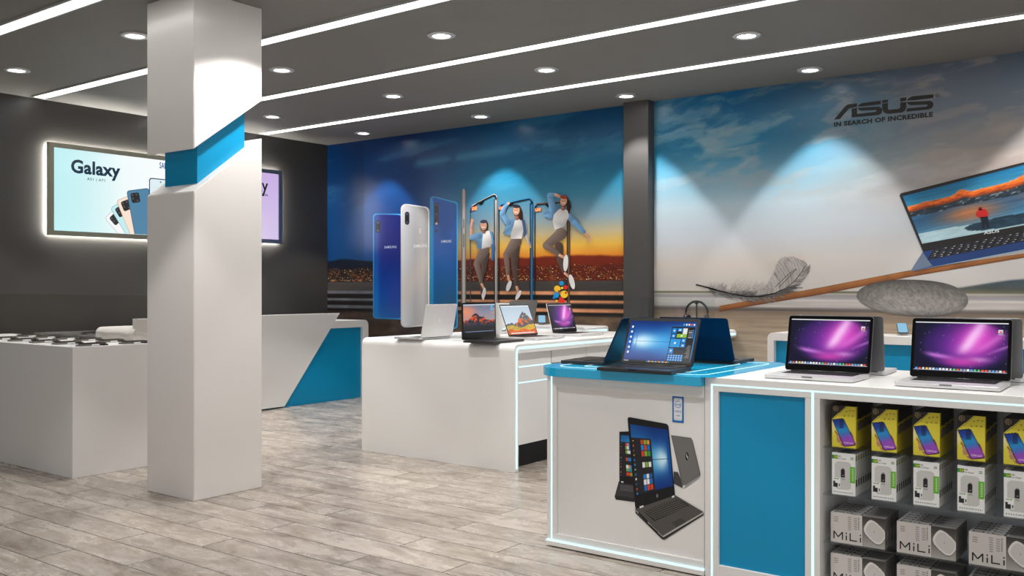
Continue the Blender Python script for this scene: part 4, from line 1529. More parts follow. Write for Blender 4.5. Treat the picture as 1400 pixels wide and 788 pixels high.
YP = 3.7405
fp = lambda l: (lambda px, py: (lambda q: (q[0] - ox, YP - oy - .0004 * l, q[1]))(on_y(px, py, YP)))
# stickers
P = Paint()
g = lambda l: (lambda X, Z: (X - ox, YP - oy - .0004 * l, Z))
P.poly([g(1)(*p) for p in rrect(-1.921, -1.866, .655, .772, .001, 2)], (20, 104, 178))
P.poly([g(1.5)(*p) for p in rrect(-1.914, -1.873, .664, .763, .006, 4)], (206, 214, 222))
P.poly([g(1.7)(*p) for p in rrect(-1.9115, -1.8755, .672, .757, .005, 4)], (228, 230, 232))
rg = [[g(2)(-1.8935 + r * math.cos(q * PI / 12), .735 + .95 * r * math.sin(q * PI / 12)) for q in range(24)] for r in (.0135, .016)]
P.add(rg[0] + rg[1], [(q, (q + 1) % 24, 24 + (q + 1) % 24, 24 + q) for q in range(24) if q not in (2, 3)], (24, 110, 180))
P.text(g(2), 'intel', -1.904, .7295, .021, .0125, (24, 110, 180), .01)
P.text(g(2), 'CORE i5', -1.9095, .7, .032, .0085, (24, 110, 180), .015)
P.text(g(2), 'inside', -1.902, .683, .018, .007, (24, 110, 180), .015)
P.obj('processor_sticker', M['panelprint'], t)

P = Paint(); ox2, oy2, s2 = 830, 560, 4.26
def pp(l, pts, col): P.poly([fp(l)(x / s2 + ox2, y / s2 + oy2) for x, y in pts], col)
def pq(l, Q, nu, nv, func):
    A, Bq, Cq, D = [np.array(q, float) for q in Q]       # TL TR BR BL
    uu, vv = np.meshgrid(np.linspace(0, 1, nu + 1), np.linspace(0, 1, nv + 1))
    uu, vv = uu.ravel(), vv.ravel()
    p = (A[None] * (1 - uu)[:, None] + Bq[None] * uu[:, None]) * vv[:, None] + (D[None] * (1 - uu)[:, None] + Cq[None] * uu[:, None]) * (1 - vv)[:, None]
    i = (np.arange(nu)[None, :] + (nu + 1) * np.arange(nv)[:, None]).ravel()
    f = fp(l)
    P.add([f(a[0] / s2 + ox2, a[1] / s2 + oy2) for a in p], np.stack([i, i + 1, i + nu + 2, i + nu + 1], 1).tolist(), func(uu, vv))


def hero(u, v, cx=.88, cy=.5):
    C = ramp(v, [(0, (4, 46, 118)), (.5, (10, 96, 186)), (1, (4, 50, 122))])
    d = np.abs((v - cy)) / (.06 + np.clip(cx - u, 0, 1) * .55)
    ray = np.exp(-d ** 2 * 1.2) * np.exp(-np.clip(cx - u, 0, 1) * .9) * (u < cx)
    C = mixc(C, (84, 196, 248), ray)
    C = mixc(C, (200, 236, 252), ray ** 2 * np.exp(-np.clip(cx - u, 0, 1) * 3.2) * .9)
    C = mixc(C, (226, 246, 255), np.exp(-((u - cx + .12) / .17) ** 2 - ((v - cy) / .2) ** 2) * .85 * (u < cx + .02))
    C = mixc(C, (14, 74, 150), (np.abs(v - cy) < .008) * .9 * (u > .1))
    C = mixc(C, (30, 110, 196), (np.abs(u - cx + .045) < .004) * (np.abs(v - cy) < .2) * .6)
    return C


def start_menu(C, u, v, u0, u1, v0, v1, seed):
    rect(C, u, v, u0, u1, v0, v1, (36, 36, 40))
    rr = random.Random(seed)
    n = 12
    for k in range(n):
        y = v1 - (v1 - v0) * (k + .7) / n
        rect(C, u, v, u0 + .03, u0 + .055, y - .008, y + .01, rr.choice([(40, 130, 215), (230, 230, 236), (220, 80, 50), (60, 150, 220), (240, 170, 70)]))
    tx0 = u0 + (u1 - u0) * .46
    w = (u1 - tx0) * .3
    for k in range(9):
        for j in range(3):
            if k in (3, 5): continue
            y = v1 - .02 - (v1 - v0) * (k + 1) / 9.6
            rect(C, u, v, tx0 + j * w, tx0 + j * w + w * .88, y + .012, y + (v1 - v0) / 9.6, rr.choice([(0, 120, 215), (30, 140, 222), (240, 244, 248), (220, 70, 40), (60, 160, 80), (180, 60, 140), (140, 180, 60), (0, 104, 190), (230, 160, 60)]))


def hp_screen(u, v):
    C = hero(u, v, .9, .5)
    start_menu(C, u, v, .0, .52, .02, .82, 5)
    rect(C, u, v, 0, 1, 0, .03, (16, 20, 30))
    return C


# laptop on the left, partly behind
pp(1, [(68, 420), (156, 430), (160, 540), (50, 525), (44, 508)], (58, 58, 60))
pp(1.2, [(46, 500), (160, 520), (160, 540), (50, 526)], (40, 40, 42))
pp(2, [(72, 130), (130, 128), (160, 440), (72, 430)], (22, 22, 24))
pq(2.6, [(80, 150), (135, 152), (160, 400), (78, 388)], 26, 40, lambda u, v: (lambda C: (start_menu(C, u, v, .0, .98, .0, .84, 9), C)[1])(hero(u, v, 1.3, .7)))
for r in range(4): pp(2.6, [(78 - r, 440 + r * 9), (152, 448 + r * 9), (153, 453 + r * 9), (78 - r, 445 + r * 9)], (96, 96, 98))
pp(2.6, [(82, 418), (96, 420), (96, 428), (82, 426)], (210, 210, 210))
# laptop on the right, seen from behind
pp(1, [(388, 362), (412, 366), (450, 448), (436, 458), (388, 432)], (64, 64, 66))
pp(1.3, [(372, 150), (490, 166), (500, 186), (545, 376), (542, 388), (450, 450), (438, 446)], (104, 102, 100))
pp(1.6, [(378, 156), (486, 170), (496, 190), (538, 376), (448, 440)], (112, 110, 108))
pp(2, [(450, 444), (544, 384), (538, 398), (452, 460)], (150, 150, 150))
P.poly([fp(2.4)((466 + 10 * math.cos(q * PI / 8)) / s2 + ox2, (274 + 24 * math.sin(q * PI / 8)) / s2 + oy2) for q in range(16)], (30, 30, 34))
pp(2.8, [(461, 262), (464, 258), (466, 274), (470, 270), (472, 288), (469, 290), (467, 278), (464, 280)], (214, 214, 216))
pp(2.5, [(440, 446), (454, 440), (454, 452), (442, 458)], (220, 220, 220))
# main laptop
pp(3.4, [(164, 580), (395, 500), (564, 600), (566, 614), (334, 760), (320, 756), (166, 604)], (46, 45, 46))
pp(3.7, [(166, 578), (395, 498), (562, 598), (326, 736)], (84, 80, 78))
pp(3.8, [(326, 736), (562, 598), (564, 606), (328, 746)], (178, 176, 174))
pp(3.8, [(166, 582), (326, 738), (326, 746), (166, 592)], (150, 148, 146))
pp(4, [(212, 592), (410, 518), (482, 562), (276, 652)], (40, 38, 38))
for r in range(6):
    for c in range(15):
        a0, a1, b0, b1 = (c + .15) / 15, (c + .85) / 15, (r + .15) / 6, (r + .85) / 6
        K = lambda a, b: (212 + 198 * a + 67 * b, 592 - 74 * a + 52 * b + a * b * -2)
        pp(4.4, [K(a0, b0), K(a1, b0), K(a1, b1), K(a0, b1)], (92, 88, 84))
pp(4.4, [(376, 660), (428, 634), (466, 654), (404, 684)], (66, 63, 62))
pp(4.2, [(184, 598), (238, 652), (238, 662), (184, 608)], (20, 20, 22))
pp(4.2, [(250, 670), (296, 714), (296, 724), (250, 680)], (20, 20, 22))
pp(3.9, [(120, 54), (126, 46), (136, 46), (346, 84), (358, 96), (396, 494), (392, 502), (168, 580), (164, 566)], (20, 20, 22))
pq(4.6, [(135, 86), (354, 118), (386, 456), (170, 512)], 60, 80, hp_screen)
pp(4.6, [(238, 64), (262, 68), (262, 72), (238, 69)], (60, 60, 62))
P.poly([fp(4.8)((293 + 6 * math.cos(q * PI / 8)) / s2 + ox2, (503 + 11 * math.sin(q * PI / 8)) / s2 + oy2) for q in range(16)], (110, 110, 112))
pp(4.8, [(190, 566), (212, 558), (214, 568), (192, 577)], (226, 226, 226))
pp(4.8, [(378, 506), (392, 500), (394, 510), (380, 516)], (226, 226, 226))
P.obj('laptop_sticker', M['panelprint'], t)['label'] = 'sticker of three dark laptops'

# ================================================================== WHITE SHELF COUNTER (right)
t = thing('shelf_counter', 'long white counter with a blue door and open glass shelves of boxed goods', 'counter', (-.6, 4.15, 0))
ox, oy = -.6, 4.15
Xa, Xb, Ya, Yb_, Zt = -1.76 - ox, .78 - ox, 3.73 - oy, 4.58 - oy, .8655
xo0, xo1 = -1.262 - ox, .62 - ox          # open shelf bay
bm = bmesh.new(); box(bm, Xa, Xb, Ya, Yb_, .806, Zt, .002)
mesh_obj('countertop', bm, M['white_gloss'], t)
bm = bmesh.new()
box(bm, Xa, Xa + .062, Ya, Yb_, .0, .806, .0015)
box(bm, -1.322 - ox, xo0, Ya, Yb_, .0, .806, .0015)
box(bm, xo1, Xb, Ya, Yb_, 0, .806, .0015)
box(bm, Xa + .062, -1.322 - ox, Ya, Ya + .03, 0, .062, .0015)
box(bm, xo0, xo1, Ya, Ya + .38, 0, .04, .0015)
mesh_obj('carcass', bm, M['white'], t)
bm = bmesh.new(); box(bm, Xa + .062, -1.322 - ox, Ya + .014, Ya + .034, .062, .806)
mesh_obj('door', bm, M['blue'], t)['label'] = 'flat blue door'
bm = bmesh.new(); box(bm, xo0, xo1, Ya + .36, Ya + .375, .04, .806)
mesh_obj('back_panel', bm, M['interior'], t)
for z_ in (.613, .423, .231, .065):
    bm = bmesh.new(); box(bm, xo0 + .002, xo1 - .002, Ya + .03, Ya + .36, z_ - .006, z_, .001)
    mesh_obj('glass_shelf', bm, M['shelf_glass'], t)
bm = bmesh.new()
e = .0015
box(bm, -1.7315 - ox, Xb - .02, Ya - e, Ya + .002, .8305, .837)
box(bm, -1.7315 - ox, -1.7235 - ox, Ya - e, Ya + .002, .01, .8305)
box(bm, -1.2955 - ox, -1.2855 - ox, Ya - e, Ya + .002, .01, .8305)
mesh_obj('led_strip', bm, M['led'], t)

# ------------------------------------------------ boxed goods
# yellow screen-protector boxes
def yellow_front(u, v):
    C = ramp(v, [(0, (222, 206, 62)), (.5, (226, 212, 66)), (1, (206, 192, 48))])
    C = mixc(C, (244, 236, 196), sstep(.25, 0, u) * sstep(.25, .45, v) * sstep(.78, .5, v) * .8)
    d = (v - .67) - .55 * u                       # black corner
    C = np.where((d > 0.0)[:, None], np.array([20, 18, 16.]), C)
    C = np.where(((d > -.015) & (d < 0))[:, None], np.array([226, 212, 66.]), C)
    C = np.where(((d > -.03) & (d < -.018))[:, None], np.array([60, 44, 20.]), C)
    rg = np.hypot((u - .17), (v - .925) * 1.75)
    C = np.where(((rg < .11) & (rg > .085))[:, None], np.array([150, 126, 84.]), C)
    C = np.where((rg < .05)[:, None], np.array([120, 100, 70.]), C)
    for (a, b) in ((.6, .88), (.75, .9), (.9, .9), (.52, .76), (.7, .77), (.86, .77)):
        C = np.where((np.hypot(u - a, (v - b) * 1.75) < .035)[:, None], np.array([150, 134, 40.]), C)
    # hand
    for (pts, c) in (([(.12, .36), (.2, .3), (.3, .22), (.26, .3), (.14, .4)], (150, 70, 50)), ([(.16, .3), (.34, .28), (.36, .2), (.22, .19)], (196, 146, 116)),
                     ([(.18, .2), (.4, .19), (.42, .12), (.24, .1)], (188, 136, 108)), ([(.3, .1), (.5, .1), (.5, .02), (.4, .03)], (176, 124, 98)),
                     ([(.76, .42), (.86, .34), (.98, .1), (.9, .1)], (146, 62, 40))):
        m = inpoly(u, v, pts); C[m] = c
    m = inpoly(u, v, [(.0, .655), (.42, .705), (.5, .69), (1.0, .12), (.97, .07), (.52, .015), (.45, .06)])
    C[m] = (14, 22, 40)
    m = inpoly(u, v, [(.03, .64), (.42, .685), (.48, .67), (.97, .13), (.93, .09), (.53, .04), (.48, .08)])
    t_ = v - .2 * u
    sc = ramp(t_, [(-.1, (170, 70, 190)), (.12, (150, 80, 196)), (.22, (70, 120, 200)), (.34, (30, 150, 214)), (.5, (24, 70, 170)), (.62, (14, 50, 140))])
    C[m] = sc[m]
    m2 = m & (u > .32 + (.7 - v) * .0) & (u < .5) & (v > .45)
    C[m2] = C[m2] * .62
    return C


def yellow_side(u, v):
    C = np.tile(np.array([[40, 34, 26.]]), (len(u), 1))
    C = np.where(((v - .08 * u) < .55)[:, None], np.array([214, 198, 58.]), C)
    C = np.where((np.abs(v - .08 * u - .64) < .03)[:, None], np.array([206, 190, 56.]), C)
    C = np.where((((v - .08 * u) < .6) & ((v - .08 * u) > .4))[:, None], np.array([120, 108, 96.]), C)
    return np.where((u < .06)[:, None], np.array([224, 208, 62.]), C)


def box_goods(w, h, d, fn, sn, top, nf, ns, extra=None):
    P = Paint()
    P.grid((-w / 2, 0, 0), (w, 0, 0), (0, 0, h), nf[0], nf[1], fn)
    P.grid((w / 2, 0, 0), (0, d, 0), (0, 0, h), ns[0], ns[1], sn)
    P.grid((-w / 2, d, 0), (0, -d, 0), (0, 0, h), 2, 2, lambda u, v: sn(u * 0 + .5, v))
    P.grid((w / 2, d, 0), (-w, 0, 0), (0, 0, h), 2, 2, lambda u, v: np.tile(np.array([[200, 200, 200.]]), (len(u), 1)))
    P.grid((-w / 2, 0, h), (w, 0, 0), (0, d, 0), 24, 4, top)
    P.grid((-w / 2, d, 0), (w, 0, 0), (0, -d, 0), 1, 1, lambda u, v: np.tile(np.array([[180, 180, 180.]]), (len(u), 1)))
    if extra: extra(P)
    return P


YSH = 3.775
gk = lambda l: (lambda X, Z: (X, -.0004 * l, Z))
P = box_goods(.094, .165, .235, yellow_front, yellow_side, lambda u, v: np.tile(np.array([[36, 32, 26.]]), (len(u), 1)), (46, 80), (20, 40),
              lambda P: P.text(gk(1), 'CURVED GLASS', .0, .016, .036, .007, (236, 210, 240), .02))
me_y = P.mesh('protector_box', M['carton'])
colw = ['first', 'second', 'third', 'fourth', 'fifth', 'sixth', 'seventh', 'eighth', 'ninth', 'tenth', 'eleventh']
NCOL = 6
for k in range(NCOL):
    o = link(bpy.data.objects.new('protector_box', me_y))
    o.location = (-1.181 + .1545 * k, YSH, .6135)
    tag(o, 'black and yellow screen protector box, %s from the blue door on the top glass shelf' % colw[k], 'box', 'yellow boxes on the top shelf')


# white charger boxes
def gp_front(u, v):
    C = np.tile(np.array([[240, 240, 239.]]), (len(u), 1))
    inr = (u > .13) & (u < .82) & (v > .13) & (v < .8)
    cd = np.hypot(np.maximum(np.abs(u - .475) - .12, 0) / .235, np.maximum(np.abs(v - .46) - .24, 0) / .1)
    C = np.where((inr & (cd < 1))[:, None], np.array([205, 204, 202.]), C)
    rect(C, u, v, .0, .24, .855, .94, (24, 150, 56))
    m = (((u - .15) / .075) ** 2 + ((v - .9) / .027) ** 2) < 1
    C[m] = (236, 206, 40)
    rect(C, u, v, .06, .36, .17, .40, (240, 240, 239))
    # charger
    m = (np.abs(u - .47) < .085) & (v > .42) & (v < .575)
    C[m] = (26, 26, 30)
    m = (((u - .47) / .085) ** 2 + ((v - .575) / .06) ** 2) < 1
    C[m] = (26, 26, 30)
    rect(C, u, v, .44, .5, .46, .475, (190, 190, 190))
    m = (np.abs(u - .47) < .035) & (v >= .62) & (v < .65); C[m] = (150, 150, 150)
    for y in (.365, .385): rect(C, u, v, .4, .56, y, y + .009, (130, 130, 128))
    rect(C, u, v, .06, .24, .17, .27, (34, 36, 40)); rect(C, u, v, .06, .15, .27, .32, (34, 36, 40)); rect(C, u, v, .3, .345, .19, .26, (34, 36, 40))
    rect(C, u, v, .08, .2, .36, .38, (150, 160, 150)); rect(C, u, v, .22, .3, .36, .39, (90, 190, 60))
    m = (u > .78) & (u < .985) & (v > .3) & (v < .69 + .05 * (u - .78)); C[m] = (106, 186, 50)
    rr = RNG.random(len(u))
    m2 = (u > .86) & (u < .92) & (v > .34) & (v < .66) & (np.sin(v * 140) > -.2); C[m2] = (214, 236, 190)
    m = (u > .07) & (u < .93) & (v > .045) & (v < .07) & (np.sin(u * 75) > -.1); C[m] = (110, 110, 108)
    rect(C, u, v, .8, .93, .9, .915, (120, 160, 130)); rect(C, u, v, .8, .93, .86, .88, (140, 150, 140))
    return C


def gp_side(u, v):
    C = np.tile(np.array([[226, 225, 223.]]), (len(u), 1))
    rect(C, u, v, .15, .85, .84, .93, (30, 70, 60)); rect(C, u, v, .3, .8, .86, .9, (214, 190, 60))
    rect(C, u, v, .2, .75, .22, .38, (34, 38, 46)); rect(C, u, v, .3, .6, .42, .46, (150, 150, 150))
    return np.where((u > .93)[:, None], np.array([150, 150, 150.]), C)


gt = lambda P: (P.text(gk(1), 'GP', -.0405, .1478, .013, .0072, (30, 120, 50), .03), P.text(gk(1), 'USB', -.022, .1505, .011, .006, (70, 70, 70), .01),
                P.text(gk(1), 'Car Charger', -.022, .1405, .033, .0066, (80, 80, 80), .01))
P = box_goods(.092, .167, .029, gp_front, gp_side, lambda u, v: np.where((np.abs(u - .5) < .28)[:, None] & (np.abs(v - .5) < .35)[:, None], np.array([70, 72, 76.]), np.array([214, 213, 212.])), (46, 90), (8, 40), gt)
me_gp = P.mesh('charger_box', M['carton'])
deep = ['foremost', 'second back', 'third back', 'fourth back', 'fifth back', 'sixth back', 'rearmost']
for k in range(NCOL):
    for j in range(7):
        o = link(bpy.data.objects.new('charger_box', me_gp))
        o.location = (-1.182 + .1547 * k, YSH + .0315 * j, .4235)
        tag(o, 'white car charger box, %s in the %s line from the blue door' % (deep[j], colw[k]), 'box', 'white charger boxes on the middle shelf')


# grey wireless pad boxes
def mili_front(u, v):
    C = np.tile(np.array([[205, 200, 196.]]), (len(u), 1))
    g = ramp(v, [(0, (176, 172, 168)), (.4, (128, 124, 120)), (.9, (66, 64, 62)), (1, (60, 58, 56))])
    C = np.where((u > .585)[:, None], g, C)
    C = np.where(((u > .56) & (u < .585))[:, None], np.array([214, 210, 206.]), C)
    def sup(cx, cy, rx, ry):
        a = -.62
        X, Y = (u - cx) / rx, (v - cy) / ry
        X2, Y2 = X * math.cos(a) + Y * math.sin(a), -X * math.sin(a) + Y * math.cos(a)
        return np.abs(X2) ** 3 + np.abs(Y2 * 1.35) ** 3
    C = np.where(((sup(.81, .5, .2, .42) < 1))[:, None], np.array([104, 100, 97.]), C)
    C = np.where(((sup(.815, .52, .195, .41) < 1))[:, None], np.array([226, 223, 220.]), C)
    C = np.where(((sup(.82, .52, .165, .34) < 1))[:, None], np.array([206, 202, 199.]), C)
    rect(C, u, v, .8, .812, .49, .56, (130, 126, 124))
    for (a, b, lo, hi) in ((.06, .14, .66, .9), (.32, .39, .45, .92), (.43, .5, .5, .92)):
        m = (u > a) & (u < b) & (v > lo + .3 * (b - u)) & (v < hi) & (np.sin(u * 700 + v * 90) > 0)
        C[m] = (150, 146, 142)
    m = (u > .518) & (u < .535) & (v > .5) & (v < .95) & (np.sin(v * 120) > -.5); C[m] = (90, 87, 85)
    return C


def mili_side(u, v):
    C = ramp(v, [(0, (150, 146, 142)), (1, (120, 116, 112))])
    C = np.where((u < .12)[:, None], np.array([198, 190, 182.]), C)
    m = (v > .12) & (v < .26) & (np.abs(u - .5) < .3) & (np.sin(u * 20) > 0)
    C[m] = (40, 38, 38)
    return C


def mili_top(u, v):
    C = np.tile(np.array([[200, 195, 191.]]), (len(u), 1))
    C = np.where((u > .585)[:, None], np.array([150, 146, 142.]), C)
    return C


def mili_extra(P):
    def word(to3, x, y, W_, H_, t):
        def bar(p, q, w):
            d = Vector((q[0] - p[0], q[1] - p[1])); L_ = d.length
            n = Vector((-d.y, d.x)) / L_ * w / 2
            P.poly([to3(p[0] - n.x, p[1] - n.y), to3(q[0] - n.x, q[1] - n.y), to3(q[0] + n.x, q[1] + n.y), to3(p[0] + n.x, p[1] + n.y)], (24, 22, 22))
        X = lambda k: x + W_ * k
        bar((X(.02), y), (X(.02), y + H_), t); bar((X(.33), y), (X(.33), y + H_), t)
        bar((X(.02), y + H_ - t * .2), (X(.175), y + H_ * .3), t); bar((X(.33), y + H_ - t * .2), (X(.175), y + H_ * .3), t)
        for k in (.47, .98):
            bar((X(k), y), (X(k), y + H_ * .62), t); bar((X(k), y + H_ * .8), (X(k), y + H_), t)
        bar((X(.61), y), (X(.61), y + H_), t); bar((X(.61) - t / 2, y + t / 2), (X(.86), y + t / 2), t)
    word(gk(1), -.094, .013, .108, .031, .0048)
    tp = lambda X, Z: (X, Z, .1196)
    word(tp, -.094, .008, .108, .02, .0048)
    P.poly([tp(.013, .003), tp(.018, .003), tp(.018, .034), tp(.013, .034)], (30, 28, 28))


P = box_goods(.21, .119, .037, mili_front, mili_side, mili_top, (110, 60), (8, 20), mili_extra)
me_ml = P.mesh('charging_pad_box', M['carton'])
for z_, shelf in ((.2315, 'third'), (.0655, 'bottom')):
    for k in range(4):
        for j in range(5):
            o = link(bpy.data.objects.new('charging_pad_box', me_ml))
            o.location = (-1.128 + .254 * k, YSH + .0395 * j, z_)
            tag(o, 'grey wireless pad box, %s in the %s stack from the door, %s shelf' % (deep[j], colw[k], shelf), 'box', 'grey pad boxes on the %s shelf' % shelf)


# ================================================================== LAPTOPS
def aurora(u, v):
    C = np.tile(np.array([[16, 14, 52.]]), (len(u), 1))
    C = mixc(C, (96, 40, 150), np.exp(-((u - .55) / .42) ** 2 - ((v - .5) / .5) ** 2))
    C = mixc(C, (214, 60, 190), np.exp(-((u - .66 - .15 * (v - .5)) / .25) ** 2 - ((v - .66) / .38) ** 2))
    for (cx, sl, w, lo, a, c) in ((.5, .34, .06, .3, .95, (255, 240, 255)), (.52, .32, .11, .26, .55, (240, 150, 230)), (.6, .75, .07, .28, .5, (236, 130, 220)), (.7, 1.3, .04, .3, .55, (226, 150, 240))):
        x = cx + sl * (v - .3)
        C = mixc(C, c, np.exp(-((u - x) / w) ** 2) * sstep(lo, lo + .25, v) * (1 - .4 * sstep(.7, 1, v)) * a)
    C = mixc(C, (200, 120, 214), np.exp(-((v - .33 + .25 * (u - .2)) / .045) ** 2 - ((u - .26) / .2) ** 2) * .9)
    C = mixc(C, (230, 180, 230), np.exp(-((v - .26) / .05) ** 2 - ((u - .7) / .12) ** 2) * .6)
    C = mixc(C, (226, 70, 180), np.exp(-((v - .2) / .08) ** 2 - ((u - .52) / .2) ** 2) * .7)
    C = mixc(C, (10, 10, 40), sstep(.75, 1.05, np.hypot((u - .55) * 1.25, (v - .55) * 1.2) * 1.5))
    rr = np.random.default_rng(5).random(len(u))
    C = mixc(C, (220, 220, 255), (rr > .9988) * .8)
    rect(C, u, v, 0, 1, .965, .985, (236, 236, 240)); rect(C, u, v, 0, 1, .985, 1, (8, 8, 10))
    rect(C, u, v, .9, .945, .79, .85, (226, 226, 230)); rect(C, u, v, .908, .938, .8, .825, (230, 60, 50)); rect(C, u, v, .895, .95, .755, .768, (180, 170, 190))
    rd = random.Random(4)
    rect(C, u, v, .0, 1, .02, .035, (196, 198, 206))
    for k in range(26):
        x = .02 + k * .0375
        rect(C, u, v, x, x + .026, .03, .066, rd.choice([(240, 240, 244), (90, 160, 230), (230, 90, 60), (220, 220, 226), (90, 200, 120), (250, 200, 70), (150, 160, 180)]))
    return C


def windesk(u, v):
    C = hero(1 - u, v, .9, .5)
    C = mixc(C, (6, 30, 96), sstep(.35, .55, np.abs(v - .5)) * .5)
    rect(C, u, v, .0, 1, 0, .04, (14, 18, 26))
    rect(C, u, v, .645, .985, .04, .875, (30, 30, 34))
    tiles = [(.655, .72, .72, .84), (.735, .8, .76, .84), (.815, .875, .70, .84), (.655, .72, .6, .7), (.735, .875, .62, .7), (.655, .8, .38, .585), (.815, .875, .5, .6), (.815, .875, .38, .48), (.655, .72, .23, .36)]
    cs = [(0, 130, 215), (20, 140, 222), (226, 226, 226), (16, 120, 206), (140, 190, 60), (40, 150, 220), (20, 136, 214), (20, 136, 214), (20, 140, 220)]
    for (a, b, c, d), col in zip(tiles, cs): rect(C, u, v, a, b, c, d, col)
    for (a, b, c, d) in tiles: rect(C, u, v, (a + b) / 2 - .012, (a + b) / 2 + .012, (c + d) / 2 - .018, (c + d) / 2 + .018, (236, 244, 250))
    rect(C, u, v, .735, .875, .28, .35, (20, 40, 60))
    for j in range(6):
        for i_ in range(3):
            rect(C, u, v, .655 + j * .037, .687 + j * .037, .06 + i_ * .05, .1 + i_ * .05, (20, 136, 214)); rect(C, u, v, .664 + j * .037, .678 + j * .037, .073 + i_ * .05, .09 + i_ * .05, (226, 240, 250))
    for k in range(5): rect(C, u, v, .9, .95, .62 + k * .04, .63 + k * .04, (190, 190, 190)); rect(C, u, v, .955, .97, .61 + k * .042, .64 + k * .042, (40, 150, 225))
    for k in range(9): rect(C, u, v, .9 + .01 * (k % 3), .96, .14 + k * .035, .15 + k * .035, (160, 160, 160))
    for k in range(6): rect(C, u, v, .035, .06, .2 + k * .125, .25 + k * .125, (236, 240, 244))
    for k in range(5): rect(C, u, v, .8 + k * .037, .825 + k * .037, .91, .955, [(60, 180, 240), (236, 236, 240), (236, 236, 240), (240, 90, 50), (230, 236, 240)][k])
    for k in range(13): rect(C, u, v, .36 + k * .026, .375 + k * .026, .008, .03, [(90, 170, 230), (236, 236, 236), (240, 120, 50), (250, 210, 80)][k % 4])
    rect(C, u, v, .01, .08, .01, .03, (190, 190, 190))
    return C


def mount_dusk(u, v):
    C = ramp(v, [(.4, (170, 150, 150)), (.7, (140, 140, 160)), (1, (96, 110, 140))])
    C = mixc(C, (226, 140, 110), np.exp(-((u - .12) / .25) ** 2 - ((v - .72) / .25) ** 2))
    C = mixc(C, (220, 150, 110), sstep(.5, .75, fbm(u * 4, v * 12, 81)) * .6 * (v > .65))
    rd = .42 + .26 * np.exp(-((u - .38) / .16) ** 2) + .1 * np.exp(-((u - .62) / .08) ** 2) + .06 * (fbm(u * 14, u * 0, 82) - .5)
    n = fbm(u * 16 + v * 6, v * 18 - u * 6, 83)
    mt = mixc(np.tile(np.array([[38, 48, 66.]]), (len(u), 1)), (232, 92, 40), sstep(.5, .62, n) * sstep(.2, .45, v))
    mt = mixc(mt, (20, 20, 26), sstep(.3, .05, v))
    C = np.where((v < rd)[:, None], mt, C)
    rect(C, u, v, 0, 1, .0, .04, (30, 30, 40)); rect(C, u, v, .06, .94, .015, .03, (120, 150, 190))
    rect(C, u, v, 0, 1, .965, 1, (190, 200, 214))
    for k in range(2): rect(C, u, v, .86, .93, .78 + .1 * k, .84 + .1 * k, (70, 190, 240))
    return C


def mount_day(u, v):
    C = ramp(v, [(.3, (210, 224, 234)), (1, (190, 206, 220))])
    rd = .3 + .46 * np.exp(-((u - .72) / .26) ** 2) + .1 * np.exp(-((u - .15) / .15) ** 2) + .08 * (fbm(u * 14, u * 0, 92) - .5)
    n = fbm(u * 12 + v * 8, v * 14 - u * 10, 93)
    mt = mixc(np.tile(np.array([[96, 92, 96.]]), (len(u), 1)), (206, 200, 196), sstep(.5, .7, n) * sstep(.35, .7, v))
    mt = mixc(mt, (236, 110, 34), sstep(.45, .6, fbm(u * 9, v * 7 + u * 4, 94)) * sstep(.2, .35, v) * sstep(.6, .5, v) * (u > .35))
    C = np.where((v < rd)[:, None], mt, C)
    C = np.where((v < .28 + .05 * np.sin(u * 9))[:, None], ramp(u, [(0, (196, 170, 80)), (.6, (206, 170, 50)), (1, (220, 180, 70))]) * (.7 + .6 * fbm(u * 30, v * 20, 95))[:, None], C)
    C = np.where((v < .16 + .03 * np.sin(u * 14))[:, None], np.array([222, 104, 34.]) * (.6 + .8 * fbm(u * 34, v * 30, 96))[:, None], C)
    rect(C, u, v, .08, .92, .03, .055, (226, 228, 232)); rect(C, u, v, 0, 1, .965, 1, (226, 232, 238))
    return C


